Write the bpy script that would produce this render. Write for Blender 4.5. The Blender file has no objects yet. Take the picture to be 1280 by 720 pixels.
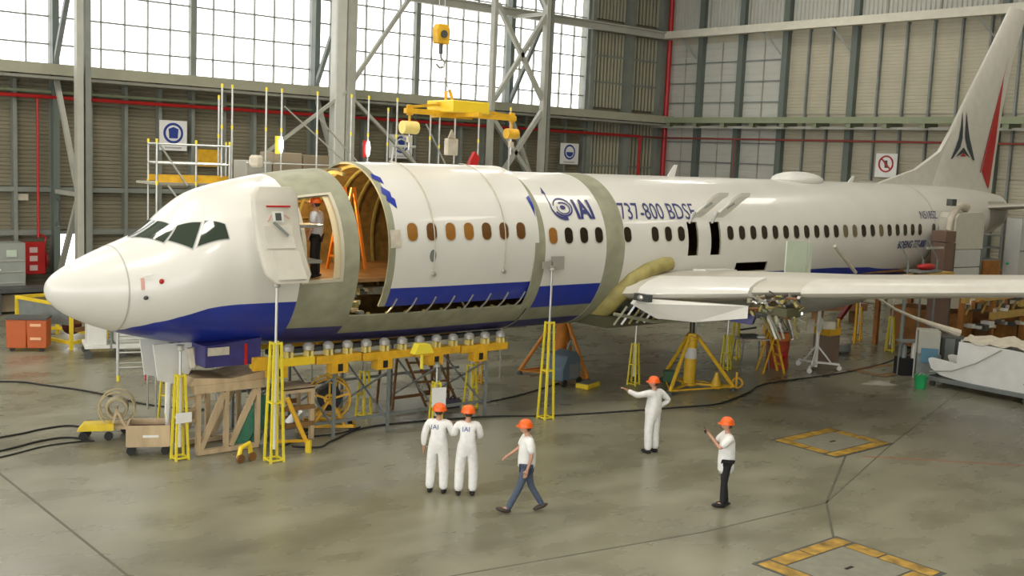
import bpy, bmesh, math, random
import numpy as np
from mathutils import Vector, Matrix
random.seed(7)
SC = bpy.context.scene
COL = SC.collection

# ------------------------------------------------------------------ camera
def make_camera():
    yaw, pit, rol, F = .872, .118, .043, 1360.
    f = Vector((math.cos(yaw)*math.cos(pit), math.sin(yaw)*math.cos(pit), -math.sin(pit)))
    r = Vector((math.sin(yaw), -math.cos(yaw), 0)); u = r.cross(f)
    c, s = math.cos(rol), math.sin(rol)
    r, u = c*r+s*u, -s*r+c*u
    cd = bpy.data.cameras.new('camera'); co = bpy.data.objects.new('camera', cd); COL.objects.link(co)
    cd.sensor_width = 36; cd.lens = 36*F/1280; cd.clip_end = 500
    M = Matrix((r, u, -f)).transposed().to_4x4(); M.translation = (-6.29, -21.10, 6.2)
    co.matrix_world = M; SC.camera = co
make_camera()

# ------------------------------------------------------------------ world, fill lights, exposure
w = bpy.data.worlds.new('overcast_sky'); SC.world = w; w.use_nodes = True
bg = w.node_tree.nodes['Background']; bg.inputs[0].default_value = (1.0, .99, .955, 1); bg.inputs[1].default_value = 3.9
SC.view_settings.view_transform = 'Standard'; SC.view_settings.look = 'None'
SC.view_settings.gamma = 1; SC.view_settings.use_curve_mapping = False
SC.view_settings.exposure = -.03
def area(name, loc, size, power, rot=(0, 0, 0), col=(1, .95, .84), sy=None):
    l = bpy.data.lights.new(name, 'AREA'); l.energy = power; l.color = col; l.size = size
    if sy: l.shape = 'RECTANGLE'; l.size_y = sy
    o = bpy.data.objects.new(name, l); COL.objects.link(o); o.location = loc; o.rotation_euler = rot
for ix, X in enumerate((-2, 10, 22, 34)):
    for Y in (-16, -3, 10):
        area('roof_fill_light', (X, Y, 16.6), 3.0, (900, 640, 330, 330)[ix], col=(1, .95, .85))  # added overhead fill without fixtures, weaker towards the tail

# ------------------------------------------------------------------ materials
MATS = {}
def mat(name, col, rough=.5, metal=0, noise=0, scale=3, bump=0, coat=0, emit=0, stretch=None):
    if name in MATS: return MATS[name]
    m = bpy.data.materials.new(name); m.use_nodes = True; nt = m.node_tree; b = nt.nodes['Principled BSDF']
    col = tuple(col)+(1,)
    b.inputs['Base Color'].default_value = col; b.inputs['Roughness'].default_value = rough; b.inputs['Metallic'].default_value = metal
    b.inputs['Coat Weight'].default_value = coat
    if emit: b.inputs['Emission Color'].default_value = col; b.inputs['Emission Strength'].default_value = emit
    tc = nt.nodes.new('ShaderNodeTexCoord')
    n = nt.nodes.new('ShaderNodeTexNoise'); n.inputs['Scale'].default_value = scale; n.inputs['Detail'].default_value = 4
    src = tc.outputs['Object']
    if stretch:
        mp = nt.nodes.new('ShaderNodeMapping'); mp.inputs['Scale'].default_value = stretch; nt.links.new(src, mp.inputs[0]); src = mp.outputs[0]
    nt.links.new(src, n.inputs['Vector'])
    noise = noise or .06
    mr = nt.nodes.new('ShaderNodeMapRange'); mr.inputs[1].default_value = .3; mr.inputs[2].default_value = .7
    mr.inputs[3].default_value = 1-noise; mr.inputs[4].default_value = 1+noise*.6
    nt.links.new(n.outputs[0], mr.inputs[0])
    mx = nt.nodes.new('ShaderNodeVectorMath'); mx.operation = 'SCALE'; mx.inputs[0].default_value = col[:3]
    nt.links.new(mr.outputs[0], mx.inputs['Scale']); nt.links.new(mx.outputs[0], b.inputs['Base Color'])
    if bump:
        bp = nt.nodes.new('ShaderNodeBump'); bp.inputs['Strength'].default_value = bump; bp.inputs['Distance'].default_value = .02
        nt.links.new(n.outputs[0], bp.inputs['Height']); nt.links.new(bp.outputs[0], b.inputs['Normal'])
    MATS[name] = m; return m

WHITE = mat('aircraft_white', (.71, .695, .645), .32, coat=.3, noise=.05, scale=.8)
BLUE = mat('livery_blue', (.014, .035, .34), .3, coat=.3, noise=.15, scale=2)
DBLUE = mat('worn_dark_blue', (.042, .038, .17), .45, noise=.3, scale=4)
PRIMER = mat('grey_green_primer', (.30, .30, .21), .55, noise=.2, scale=2.5)
OLIVE = mat('olive_primer', (.33, .28, .09), .6, noise=.25, scale=4)
INSIDE = mat('amber_inner_lining', (.22, .14, .045), .6, noise=.4, scale=5)
DARK = mat('dark_void', (.012, .011, .009), .8)
STEEL = mat('painted_steel_grey', (.22, .235, .205), .5, noise=.12, scale=2)
LSTEEL = mat('light_steel_grey', (.42, .42, .36), .45, noise=.1, scale=2)
GALV = mat('galvanised_tube', (.46, .47, .44), .35, .5, noise=.15, scale=6)
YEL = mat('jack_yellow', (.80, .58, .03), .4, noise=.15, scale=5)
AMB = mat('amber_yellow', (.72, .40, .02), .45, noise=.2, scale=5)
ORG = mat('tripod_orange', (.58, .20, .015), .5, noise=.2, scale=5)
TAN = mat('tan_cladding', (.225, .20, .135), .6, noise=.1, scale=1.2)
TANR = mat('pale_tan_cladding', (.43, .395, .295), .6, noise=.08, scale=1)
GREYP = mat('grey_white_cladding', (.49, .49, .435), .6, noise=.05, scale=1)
RED = mat('fire_red', (.45, .012, .012), .4, noise=.1)
HELM = mat('helmet_orange', (.85, .13, .01), .3)
CLOTH = mat('white_cotton', (.80, .80, .78), .85, noise=.08, scale=12, bump=.4)
SKIN = mat('skin_tone', (.50, .27, .18), .55)
DENIM = mat('blue_denim', (.075, .10, .15), .85, noise=.2, scale=30)
BLACK = mat('black_cloth', (.012, .012, .014), .8)
RUBBER = mat('black_rubber', (.015, .015, .015), .7)
WOOD = mat('pale_timber', (.54, .41, .25), .7, noise=.25, scale=4, stretch=(1, 1, .2))
BROWN = mat('brown_timber', (.25, .13, .045), .7, noise=.3, scale=3)
RUST = mat('rusty_brown_steel', (.20, .09, .03), .6, noise=.3, scale=6)
BIN = mat('orange_plastic', (.50, .11, .025), .4)
PWHITE = mat('white_paint', (.72, .72, .68), .4, noise=.05)
PALE = mat('pale_fabric_sheet', (.55, .50, .40), .85, noise=.15, scale=6, bump=.5)
GREEN = mat('green_plastic', (.03, .42, .14), .4)
TEAL = mat('green_tarpaulin', (.06, .22, .14), .8, noise=.2, scale=6)
NAVY = mat('lettering_navy', (.03, .035, .16), .4)
SIGNB = mat('sign_blue', (.02, .05, .28), .5)
PAPER = mat('white_paper', (.80, .80, .78), .7)
DGREY = mat('dark_grey_paint', (.07, .075, .07), .5, noise=.2)
MGREY = mat('mid_grey_paint', (.20, .22, .21), .5, noise=.15)
METAL = mat('bright_steel', (.6, .6, .58), .28, .8)
LAMP = mat('lit_lamp', (1, .97, .9), .5, emit=9)
TOPG = mat('wing_skin_grey', (.52, .49, .42), .4, noise=.06, scale=1)

def glassmat(name, col, rough=.08):
    m = bpy.data.materials.new(name); m.use_nodes = True; b = m.node_tree.nodes['Principled BSDF']
    b.inputs['Base Color'].default_value = tuple(col)+(1,); b.inputs['Roughness'].default_value = rough
    nt = m.node_tree; n = nt.nodes.new('ShaderNodeTexNoise'); n.inputs['Scale'].default_value = 2
    mr = nt.nodes.new('ShaderNodeMapRange'); mr.inputs[3].default_value = rough; mr.inputs[4].default_value = rough+.08
    nt.links.new(n.outputs[0], mr.inputs[0]); nt.links.new(mr.outputs[0], b.inputs['Roughness'])
    return m
GLASSD = glassmat('dark_cabin_glass', (.02, .014, .007), .15)
GLASSLIT = mat('amber_lit_interior_glass', (.30, .13, .02), .3)  # orange glow of the lit cabin put into the pane colour
COCKPIT = glassmat('cockpit_glass', (.035, .05, .035), .04)
def pane_material():
    m = bpy.data.materials.new('window_polycarbonate'); m.use_nodes = True; nt = m.node_tree; nt.nodes.clear()
    o = nt.nodes.new('ShaderNodeOutputMaterial'); t = nt.nodes.new('ShaderNodeBsdfTransparent'); g = nt.nodes.new('ShaderNodeBsdfGlossy')
    n = nt.nodes.new('ShaderNodeTexNoise'); n.inputs['Scale'].default_value = 1.5
    mr = nt.nodes.new('ShaderNodeMapRange'); mr.inputs[3].default_value = .9; mr.inputs[4].default_value = .98
    nt.links.new(n.outputs[0], mr.inputs[0]); nt.links.new(mr.outputs[0], t.inputs[0])
    mx = nt.nodes.new('ShaderNodeMixShader'); mx.inputs[0].default_value = .06; g.inputs[1].default_value = .2
    nt.links.new(t.outputs[0], mx.inputs[1]); nt.links.new(g.outputs[0], mx.inputs[2]); nt.links.new(mx.outputs[0], o.inputs[0])
    return m
PANE = pane_material()
def floor_material():
    m = bpy.data.materials.new('polished_concrete'); m.use_nodes = True; nt = m.node_tree; b = nt.nodes['Principled BSDF']; L = nt.links.new
    tc = nt.nodes.new('ShaderNodeTexCoord')
    n1 = nt.nodes.new('ShaderNodeTexNoise'); n1.inputs['Scale'].default_value = .22; n1.inputs['Detail'].default_value = 4; n1.inputs['Distortion'].default_value = .2
    mp = nt.nodes.new('ShaderNodeMapping'); mp.inputs['Rotation'].default_value = (0, 0, .6); mp.inputs['Scale'].default_value = (.6, 1.1, 1)
    n2 = nt.nodes.new('ShaderNodeTexNoise'); n2.inputs['Scale'].default_value = .9; n2.inputs['Detail'].default_value = 4
    L(tc.outputs['Object'], n1.inputs['Vector']); L(tc.outputs['Object'], mp.inputs[0]); L(mp.outputs[0], n2.inputs['Vector'])
    ad = nt.nodes.new('ShaderNodeMath'); ad.operation = 'ADD'; L(n1.outputs[0], ad.inputs[0]); L(n2.outputs[0], ad.inputs[1])
    cr = nt.nodes.new('ShaderNodeValToRGB'); e = cr.color_ramp.elements
    e[0].position = .34; e[0].color = (.145, .135, .088, 1); e[1].position = .64; e[1].color = (.28, .268, .195, 1)
    x = cr.color_ramp.elements.new(.5); x.color = (.215, .204, .143, 1)
    hf = nt.nodes.new('ShaderNodeMath'); hf.operation = 'MULTIPLY'; hf.inputs[1].default_value = .5; L(ad.outputs[0], hf.inputs[0]); L(hf.outputs[0], cr.inputs[0]); L(cr.outputs[0], b.inputs['Base Color'])
    mr = nt.nodes.new('ShaderNodeMapRange'); mr.inputs[1].default_value = .35; mr.inputs[2].default_value = .65; mr.inputs[3].default_value = .22; mr.inputs[4].default_value = .36
    L(n2.outputs[0], mr.inputs[0]); L(mr.outputs[0], b.inputs['Roughness']); b.inputs['Specular IOR Level'].default_value = .5
    return m
FLOOR = floor_material()

# ------------------------------------------------------------------ helpers
class MB:
    def __init__(s): s.v = []; s.f = []; s.m = []; s.ms = []
    def _mi(s, m):
        if m is None: return 0
        if m not in s.ms: s.ms.append(m)
        return s.ms.index(m)
    def add(s, vs, fs, m=None):
        k = len(s.v); s.v += [tuple(p) for p in vs]; s.f += [tuple(i+k for i in q) for q in fs]; s.m += [s._mi(m)]*len(fs); return s
    def box(s, a, b, m=None):
        x0, y0, z0 = a; x1, y1, z1 = b
        return s.add([(x0, y0, z0), (x1, y0, z0), (x1, y1, z0), (x0, y1, z0), (x0, y0, z1), (x1, y0, z1), (x1, y1, z1), (x0, y1, z1)],
                     [(3, 2, 1, 0), (4, 5, 6, 7), (0, 1, 5, 4), (1, 2, 6, 5), (2, 3, 7, 6), (3, 0, 4, 7)], m)
    def tube(s, pts, r, n=8, m=None, cap=True):
        pts = [Vector(p) for p in pts]; rs = r if isinstance(r, (list, tuple)) else [r]*len(pts)
        vs = []; fs = []; N = len(pts)
        up = None
        for i, p in enumerate(pts):
            d = (pts[min(i+1, N-1)]-pts[max(i-1, 0)]).normalized()
            if up is None: up = Vector((0, 0, 1)) if abs(d.z) < .9 else Vector((1, 0, 0))
            x = d.cross(up).normalized(); y = x.cross(d).normalized(); up = y
            off = math.pi/4 if n == 4 else 0
            for k in range(n):
                t = 2*math.pi*k/n+off; vs.append(p+rs[i]*(x*math.cos(t)+y*math.sin(t)))
        for i in range(N-1):
            for k in range(n): fs.append((i*n+k, i*n+(k+1) % n, (i+1)*n+(k+1) % n, (i+1)*n+k))
        if cap: fs.append(tuple(range(n))[::-1]); fs.append(tuple((N-1)*n+k for k in range(n)))
        return s.add(vs, fs, m)
    def bar(s, a, b, w=.05, m=None): return s.tube([a, b], w*.7071, 4, m)
    def lathe(s, prof, n=16, c=(0, 0, 0), m=None, axis='z'):
        vs = []; fs = []
        for r, h in prof:
            for k in range(n):
                t = 2*math.pi*k/n; x, y, z = r*math.cos(t), r*math.sin(t), h
                if axis == 'y': x, y, z = x, z, y
                if axis == 'x': x, y, z = z, x, y
                vs.append((x+c[0], y+c[1], z+c[2]))
        for i in range(len(prof)-1):
            for k in range(n): fs.append((i*n+k, i*n+(k+1) % n, (i+1)*n+(k+1) % n, (i+1)*n+k))
        fs.append(tuple(range(n))[::-1]); fs.append(tuple((len(prof)-1)*n+k for k in range(n)))
        return s.add(vs, fs, m)
    def sph(s, c, r, n=12, m=None, k=8):
        r = r if isinstance(r, (tuple, list)) else (r, r, r)
        vs = []; fs = []
        for i in range(k+1):
            p = math.pi*i/k
            for j in range(n):
                t = 2*math.pi*j/n; vs.append((c[0]+r[0]*math.sin(p)*math.cos(t), c[1]+r[1]*math.sin(p)*math.sin(t), c[2]+r[2]*math.cos(p)))
        for i in range(k):
            for j in range(n): fs.append((i*n+j, (i+1)*n+j, (i+1)*n+(j+1) % n, i*n+(j+1) % n))
        return s.add(vs, fs, m)
    def prism(s, poly, d, m=None):      # poly: 3D points, d: extrusion vector
        n = len(poly); d = Vector(d); vs = [Vector(p) for p in poly]+[Vector(p)+d for p in poly]
        fs = [tuple(range(n))[::-1], tuple(range(n, 2*n))]+[(i, (i+1) % n, n+(i+1) % n, n+i) for i in range(n)]
        return s.add(vs, fs, m)
    def ring(s, c, R, r, axis='y', n=24, m=None, k=5):
        pts = []
        for i in range(n+1):
            t = 2*math.pi*i/n; a, b = R*math.cos(t), R*math.sin(t)
            pts.append({'y': (c[0]+a, c[1], c[2]+b), 'x': (c[0], c[1]+a, c[2]+b), 'z': (c[0]+a, c[1]+b, c[2])}[axis])
        return s.tube(pts, r, k, m, cap=False)
    def mesh(s, name, material, smooth=False, bevel=0, fix=True):
        me = bpy.data.meshes.new(name); me.from_pydata(s.v, [], s.f)
        if s.ms and s.ms != [material]:
            for x in s.ms: me.materials.append(x)
            me.polygons.foreach_set('material_index', s.m)
        else: me.materials.append(material)
        if fix or bevel:
            bm = bmesh.new(); bm.from_mesh(me)
            if fix: bmesh.ops.remove_doubles(bm, verts=bm.verts, dist=1e-5); bmesh.ops.recalc_face_normals(bm, faces=bm.faces)
            if bevel: bmesh.ops.bevel(bm, geom=list(bm.edges), offset=bevel, segments=1, affect='EDGES', clamp_overlap=True)
            bm.to_mesh(me); bm.free()
        if smooth:
            for p in me.polygons: p.use_smooth = True
            try: me.set_sharp_from_angle(angle=math.radians(smooth if smooth is not True else 40))
            except Exception: pass
        return me
    def build(s, name, material=None, parent=None, smooth=False, bevel=0, loc=None):
        material = material or (s.ms[0] if s.ms else STEEL)
        return link(name, s.mesh(name, material, smooth, bevel), parent, loc)
def link(name, me, parent=None, loc=None, rot=None):
    o = bpy.data.objects.new(name, me); COL.objects.link(o); o.parent = parent
    if loc is not None: o.location = loc
    if rot is not None: o.rotation_euler = rot
    return o
def tag(o, label, cat, group=None, kind=None):
    o['label'] = label; o['category'] = cat
    if group: o['group'] = group
    if kind: o['kind'] = kind
    return o
def thing(name, label, cat, loc=(0, 0, 0), rz=0, group=None):
    o = bpy.data.objects.new(name, None); COL.objects.link(o); o.location = loc; o.rotation_euler = (0, 0, rz); o.empty_display_size = .2
    return tag(o, label, cat, group)
def struct(o): o['kind'] = 'structure'; return o
def dup(root, loc, rz=None, label=None):
    r = root.copy(); COL.objects.link(r); r.location = loc
    if rz is not None: r.rotation_euler = (0, 0, rz)
    if label: r['label'] = label
    for ch in list(root.children):
        c = ch.copy(); COL.objects.link(c); c.parent = r
        for g in list(ch.children):
            d = g.copy(); COL.objects.link(d); d.parent = c
    return r
B = lambda: MB()
def txt(body, size, shear=0, bold=0, sx=1):
    cu = bpy.data.curves.new('lettering', 'FONT'); cu.body = body; cu.size = size; cu.shear = shear; cu.offset = bold; cu.resolution_u = 3
    o = bpy.data.objects.new('lettering', cu); COL.objects.link(o); bpy.context.view_layer.update()
    me = bpy.data.meshes.new_from_object(o.evaluated_get(bpy.context.evaluated_depsgraph_get()))
    bpy.data.objects.remove(o); bpy.data.curves.remove(cu)
    for v in me.vertices: v.co.x *= sx
    return me

# ================================================================== SETTING
WY, WX = 22.0, 40.5
CEIL = 17.2
fl = B().box((-45, -42, -.3), (WX+.5, WY+.6, 0)).build('floor', FLOOR); struct(fl)
JOINT = mat('joint_sealant', (.10, .095, .065), .6)
def strip(pts, wd, z=.003, name='joint', m=None, parent=None):
    b = B()
    for p, q in zip(pts[:-1], pts[1:]):
        p = Vector((*p, 0)); q = Vector((*q, 0)); n = (q-p).normalized().cross(Vector((0, 0, 1)))*wd/2
        b.prism([p-n, q-n, q+n, p+n], (0, 0, z))
    return b.build(name, m or JOINT, parent)
strip([(-.98, 6), (-.7, -6.2), (-.5, -14)], .045, parent=fl)
strip([(11.27, -9.72), (14.6, -7.95)], .045, parent=fl)
strip([(11.27, -9.72), (9.6, -11.0)], .045, parent=fl)
strip([(11.27, -9.72), (7.96, -9.52), (3.1, -8.7), (-.7, -8.4)], .03, parent=fl)
strip([(11.27, -9.72), (16, -8.1), (24, -5.6)], .025, parent=fl)
strip([(-.6, -14), (3.1, -8.7)], .03, parent=fl)
strip([(14.9, -8.2), (17.43, -10.58)], .05, z=.004, name='painted_line', m=mat('faded_red_paint', (.33, .13, .08), .6), parent=fl)
# yellow framed floor covers
def cover(x0, y0, x1, y1, label, ym, w_=.34):
    t = thing('floor_cover', label, 'floor plate', ((x0+x1)/2, (y0+y1)/2, 0), 0)
    hx, hy = (x1-x0)/2, (y1-y0)/2
    B().box((-hx-.06, -hy-.06, 0), (hx+.06, hy+.06, .006)).build('rim', DGREY, t)
    B().box((-hx+w_, -hy+w_, .006), (hx-w_, hy-w_, .014)).build('cover_plate', mat('worn_cover_plate', (.24, .235, .18), .4, noise=.15, scale=5), t)
    for a in range(4):
        for k in range(2):
            b = B()
            L = (hx if a % 2 == 0 else hy)*2
            u0 = -L/2+.02+(L/2)*k; u1 = u0+L/2-.04
            if k == 1: u1 -= w_
            if a == 0: b.box((u0, -hy, .006), (u1, -hy+w_-.04, .013))
            if a == 2: b.box((-u1, hy-w_+.04, .006), (-u0, hy, .013))
            if a == 1: b.box((hx-w_+.04, u0, .006), (hx, u1, .013))
            if a == 3: b.box((-hx, -u1, .006), (-hx+w_-.04, -u0, .013))
            b.build('yellow_border', ym, t)
    B().box((-.1, -.03, .014), (.1, .03, .018)).build('lifting_slot', DARK, t)
    return t
FY = mat('worn_floor_yellow', (.42, .25, .035), .55, noise=.6, scale=4)
cover(14.3, -7.9, 16.5, -6.25, 'small square floor cover with worn yellow border behind the phone holder', FY, .3)
cover(7.5, -12.9, 9.7, -11.0, 'large floor cover with worn yellow border at the front edge', FY, .33)
cover(23.9, -3.2, 25.95, -1.95, 'far faded reddish floor cover under the long wing', mat('faded_floor_ochre', (.30, .16, .06), .6, noise=.4, scale=4), .28)

# ---------------- back wall
wb = B()
wb.box((-45, WY+.25, 0), (6.98, WY+.5, 2.62)); wb.box((8.3, WY+.25, 0), (WX, WY+.5, 2.62)); wb.box((-45, WY+.25, 2.62), (WX, WY+.5, 8.9)); wb.box((-45, WY+.25, 16.2), (WX, WY+.5, CEIL)); wb.box((34.45, WY+.25, 8.9), (WX, WY+.5, 16.2))
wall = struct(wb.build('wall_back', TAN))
def ribbed(wd, h, pitch=.14, depth=.03, vertical=False):
    b = B(); n = max(2, int((wd if vertical else h)/pitch)); vs = []; fs = []
    tot = wd if vertical else h
    prof = []
    for i in range(n):
        z = tot*i/n; p = tot/n; prof += [(z, 0), (z+p*.15, -depth), (z+p*.75, -depth), (z+p*.9, 0)]
    prof.append((tot, 0))
    for (s, d) in prof:
        if vertical: vs += [(s, d, 0), (s, d, h)]
        else: vs += [(0, d, s), (wd, d, s)]
    for i in range(len(prof)-1): fs.append((2*i, 2*i+1, 2*i+3, 2*i+2))
    b.add(vs, fs); return b
PW = 1.375
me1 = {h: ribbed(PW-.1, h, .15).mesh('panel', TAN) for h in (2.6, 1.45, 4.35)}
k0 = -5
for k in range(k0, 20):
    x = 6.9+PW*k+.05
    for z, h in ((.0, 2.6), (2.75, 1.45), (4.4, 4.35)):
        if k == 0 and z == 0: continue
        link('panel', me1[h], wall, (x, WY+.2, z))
post = B().box((-.07, -.22, 0), (.07, .2, 8.8)).mesh('post', STEEL)
for k in range(k0, 21): link('post', post, wall, (6.9+PW*k, WY+.05, 0))
g1 = B().box((-22, -.12, -.09), (34.5, .12, .09)).mesh('girt', STEEL)
link('girt', g1, wall, (0, WY-.02, 4.3)); link('girt', B().box((8.3, -.12, -.1), (34.5, .12, .1)).mesh('girt', STEEL), wall, (0, WY-.02, 2.68)); link('girt', B().box((-22, -.12, -.1), (6.98, .12, .1)).mesh('girt', STEEL), wall, (0, WY-.02, 2.68))
link('girt', B().box((-22, -.06, -.05), (34.5, .06, .05)).mesh('girt', mat('green_grey_rail', (.22, .25, .15), .5)), wall, (0, WY-.25, 7.95))
# louvred section of the back wall right of the window
LV = mat('louvre_light', (.42, .40, .30), .6); LVD = mat('louvre_back', (.05, .05, .04), .8)
for (xa, xb) in ((34.75, 37.3), (37.75, 39.95)):
    for (za, zb) in ((0, 1.9), (2., 3.9), (4., 6.), (6.1, 8.5), (9.2, 10.5), (10.6, 11.9), (12., 13.2), (13.9, 16.1)):
        B().box((xa, WY+.18, za), (xb, WY+.24, zb)).build('louvre_back', LVD, wall)
        b = B(); n = int((xb-xa)/.25)
        for i in range(n): xx = xa+(xb-xa)*(i+.5)/n; b.box((xx-.075, WY+.02, za), (xx+.075, WY+.1, zb))
        o = b.build('louvre_slats', LV, wall); o['kind'] = 'stuff'
for x, ww in ((34.6, .3), (37.52, .42), (40.15, .5)): B().box((x-ww/2, WY-.35, 0), (x+ww/2, WY+.2, CEIL)).build('post', STEEL, wall)
for z in (1.95, 3.95, 6.05, 10.55, 11.95): B().box((34.6, WY-.03, z-.05), (40.2, WY+.2, z+.05)).build('girt', STEEL, wall)

# ---------------- high window band
win = struct(B().box((-45, WY-.05, 8.85), (34.5, WY+.3, 8.98)).box((-45, WY-.05, 16.1), (34.5, WY+.3, 16.3)).box((34.36, WY-.05, 8.98), (34.5, WY+.3, 16.1)).build('window_1', STEEL))
MW = PW*4/6
pane = B().box((-MW/2+.012, 0, .01), (MW/2-.012, .02, .99)).mesh('pane', PANE)
zs = [8.98, 9.72, 10.74, 11.76, 12.78, 13.8, 14.9, 16.1]
for i in range(33):
    x = 6.9+MW*(i-2.5)
    for r_ in range(7):
        o = link('pane', pane, win, (x, WY+.1, zs[r_])); o.scale = (1, 1, (zs[r_+1]-zs[r_]))
B().box((-45, WY+.1, 8.98), (6.9-3*MW, WY+.12, 16.1)).build('pane', PANE, win)['kind'] = 'stuff'
mv = B().box((-.022, -.03, 0), (.022, .1, 7.1)).mesh('mullion', STEEL); mj = B().box((-.12, -.18, 0), (.12, .1, 7.2)).mesh('mullion', STEEL)
for i in range(-3, 31):
    link('mullion', mj if i % 6 == 0 else mv, win, (6.9+MW*i, WY, 8.98))
mh = B().box((-45, -.03, -.028), (34.4, .09, .028)).mesh('transom', STEEL)
for z in zs[1:-1]: link('transom', mh, win, (0, WY, z))

# ---------------- doorway (daylight outside)
d1 = struct(B().box((6.9, WY-.05, 0), (7.0, WY+.3, 2.62)).box((8.25, WY-.05, 0), (8.36, WY+.3, 2.62)).box((6.9, WY-.05, 2.6), (8.36, WY+.3, 2.72)).build('door_1', STEEL))

# ---------------- right wall
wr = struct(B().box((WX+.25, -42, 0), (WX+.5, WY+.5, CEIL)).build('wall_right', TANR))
rm = {}
def rwpanel(y0, y1, z0, z1, m, vertical=False, pitch=.16, depth=.012):
    key = (round(y1-y0, 2), round(z1-z0, 2), m.name, vertical)
    if key not in rm: rm[key] = ribbed(y1-y0-.08, z1-z0-.04, pitch, depth, vertical).mesh('panel', m)
    # local x -> world -Y, facing -X
    link('panel', rm[key], wr, (WX+.2, y1-.04, z0+.02), (0, 0, -math.pi/2))
cols = [19.25, 16.48, 13.65, 9.62, 2.3, -5.5, -13]
for y in cols: B().box((WX-.12, y-.16, 0), (WX+.24, y+.17, CEIL)).build('column', mat('dark_column_grey', (.12, .145, .125), .5), wr)
ys = [21.7, 20.5, 19.25, 17.9, 16.48, 15.1, 13.65]
for a, b_ in zip(ys[1:], ys[:-1]):
    for z in range(12):
        z0 = z*1.08
        rwpanel(a, b_, z0, z0+1.08, GREYP, depth=.008, pitch=.3)
for z in range(1, 12):
    B().box((WX+.1, 13.65, z*1.08-.03), (WX+.24, 21.7, z*1.08+.03)).build('girt', MGREY, wr)
for i, y in enumerate([13.65-1.34*k for k in range(15)]):
    for z0, z1 in ((0, 3.2), (3.2, 6.2), (6.2, 8.7), (9.05, 13.2)):
        rwpanel(y-1.34, y, z0, z1, TANR)
    if i: B().box((WX+.02, y-.045, 0), (WX+.24, y+.045, 13.3)).build('post', MGREY, wr)
for i, y in enumerate([21.6-2.7*k for k in range(12)]):
    rwpanel(y-2.7, y, 13.6, 16.4, GREYP, True, pitch=.22, depth=.06)

cl = B(); cl.box((-45, -42, CEIL), (WX+.5, WY+.5, CEIL+.2)); cl = struct(cl.build('ceiling', mat('roof_sheet', (.5, .5, .45), .7)))
wf = struct(B().box((-8, -42.3, 0), (WX+.5, -42, CEIL)).build('wall_front', TANR))

# ---------------- beams, walkway, pipes
t = thing('wall_walkway', 'grey maintenance walkway running under the windows and round the corner', 'walkway', (0, WY-.9, 8.5))
B().box((-22, -.55, .2), (WX, .75, .28)).build('deck', LSTEEL, t)
B().box((-22, -.62, .02), (WX-.6, -.5, .42)).build('edge_beam', mat('olive_grey_steel', (.34, .335, .25), .5), t); B().box((-22, -.45, -.12), (WX, .7, -.02)).build('soffit', mat('pale_soffit', (.40, .40, .34), .6), t)
B().box((WX-1.3, -34, .2), (WX-.1, .8, .28), None).build('deck', mat('green_grey_rail', 0), t)
B().box((WX-1.36, -34, .05), (WX-1.24, .8, .35)).build('edge_beam', mat('green_grey_rail', 0), t)
br = B()
for k in range(18): y = -1.0-1.9*k; br.box((WX-1.3, y, -.15), (WX-.2, y+.08, .2)); br.box((WX-1.28, y, -.15), (WX-1.2, y+.3, .3))
br.build('brackets', mat('green_grey_rail', 0), t)
B().box((WX-1.0, -34, -.22), (WX-.9, .6, -.1)).build('cable_tray', LSTEEL, t)
t = thing('crane_rail_beam', 'long pale beam high on both walls meeting at the corner', 'beam', (0, 0, 13.4))
B().box((-22, WY-.75, -.22), (WX-.2, WY-.45, .1)).box((-22, WY-.9, .1), (WX-.2, WY-.3, .18)).build('rail', LSTEEL, t)
B().box((WX-.9, -34, -.2), (WX-.5, WY-.4, .2)).build('rail', mat('pale_beam', (.62, .59, .49), .5), t)
b = B()
for y in (19.25, 13.65, 9.62, 2.3, -5.5): b.bar((WX-.7, y+.9, -.2), (WX-.3, y+.1, -1.3), .08)
b.build('knee_braces', MGREY, t)
t = thing('red_fire_main', 'long horizontal red fire main running along both walls', 'pipe', (0, WY-.45, 7.75))
B().tube([(-22, 0, 0), (38.4, 0, 0)], .075).build('pipe', RED, t, True); B().tube([(38.4, 0, 0), (38.4, 0, -7.7)], .09).build('downpipe', RED, t, True)
B().tube([(38.4, 0, 0), (WX-.35, 0, 0), (WX-.35, -50, 0)], .05).build('pipe', mat('dull_red_pipe', (.28, .05, .04), .5), t, True)
B().tube([(WX-.4, -5.3, 0), (WX-.4, -5.3, -7.5)], .035).build('drop_pipe', mat('dull_red_pipe', 0), t, True)
t = tag(B().tube([(WX-.25, WY-.6, 0), (WX-.25, WY-.6, CEIL)], .14, 10).build('red_riser_pipe', RED, None, True), 'thick vertical red riser pipe in the corner of the hall', 'pipe')
t = tag(B().tube([(6.25, WY-.4, 7.7), (6.25, WY-.4, 2.5)], .05).build('red_drop_pipe', RED, None, True), 'thin vertical red pipe running down to the fire cabinet', 'pipe')

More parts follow.
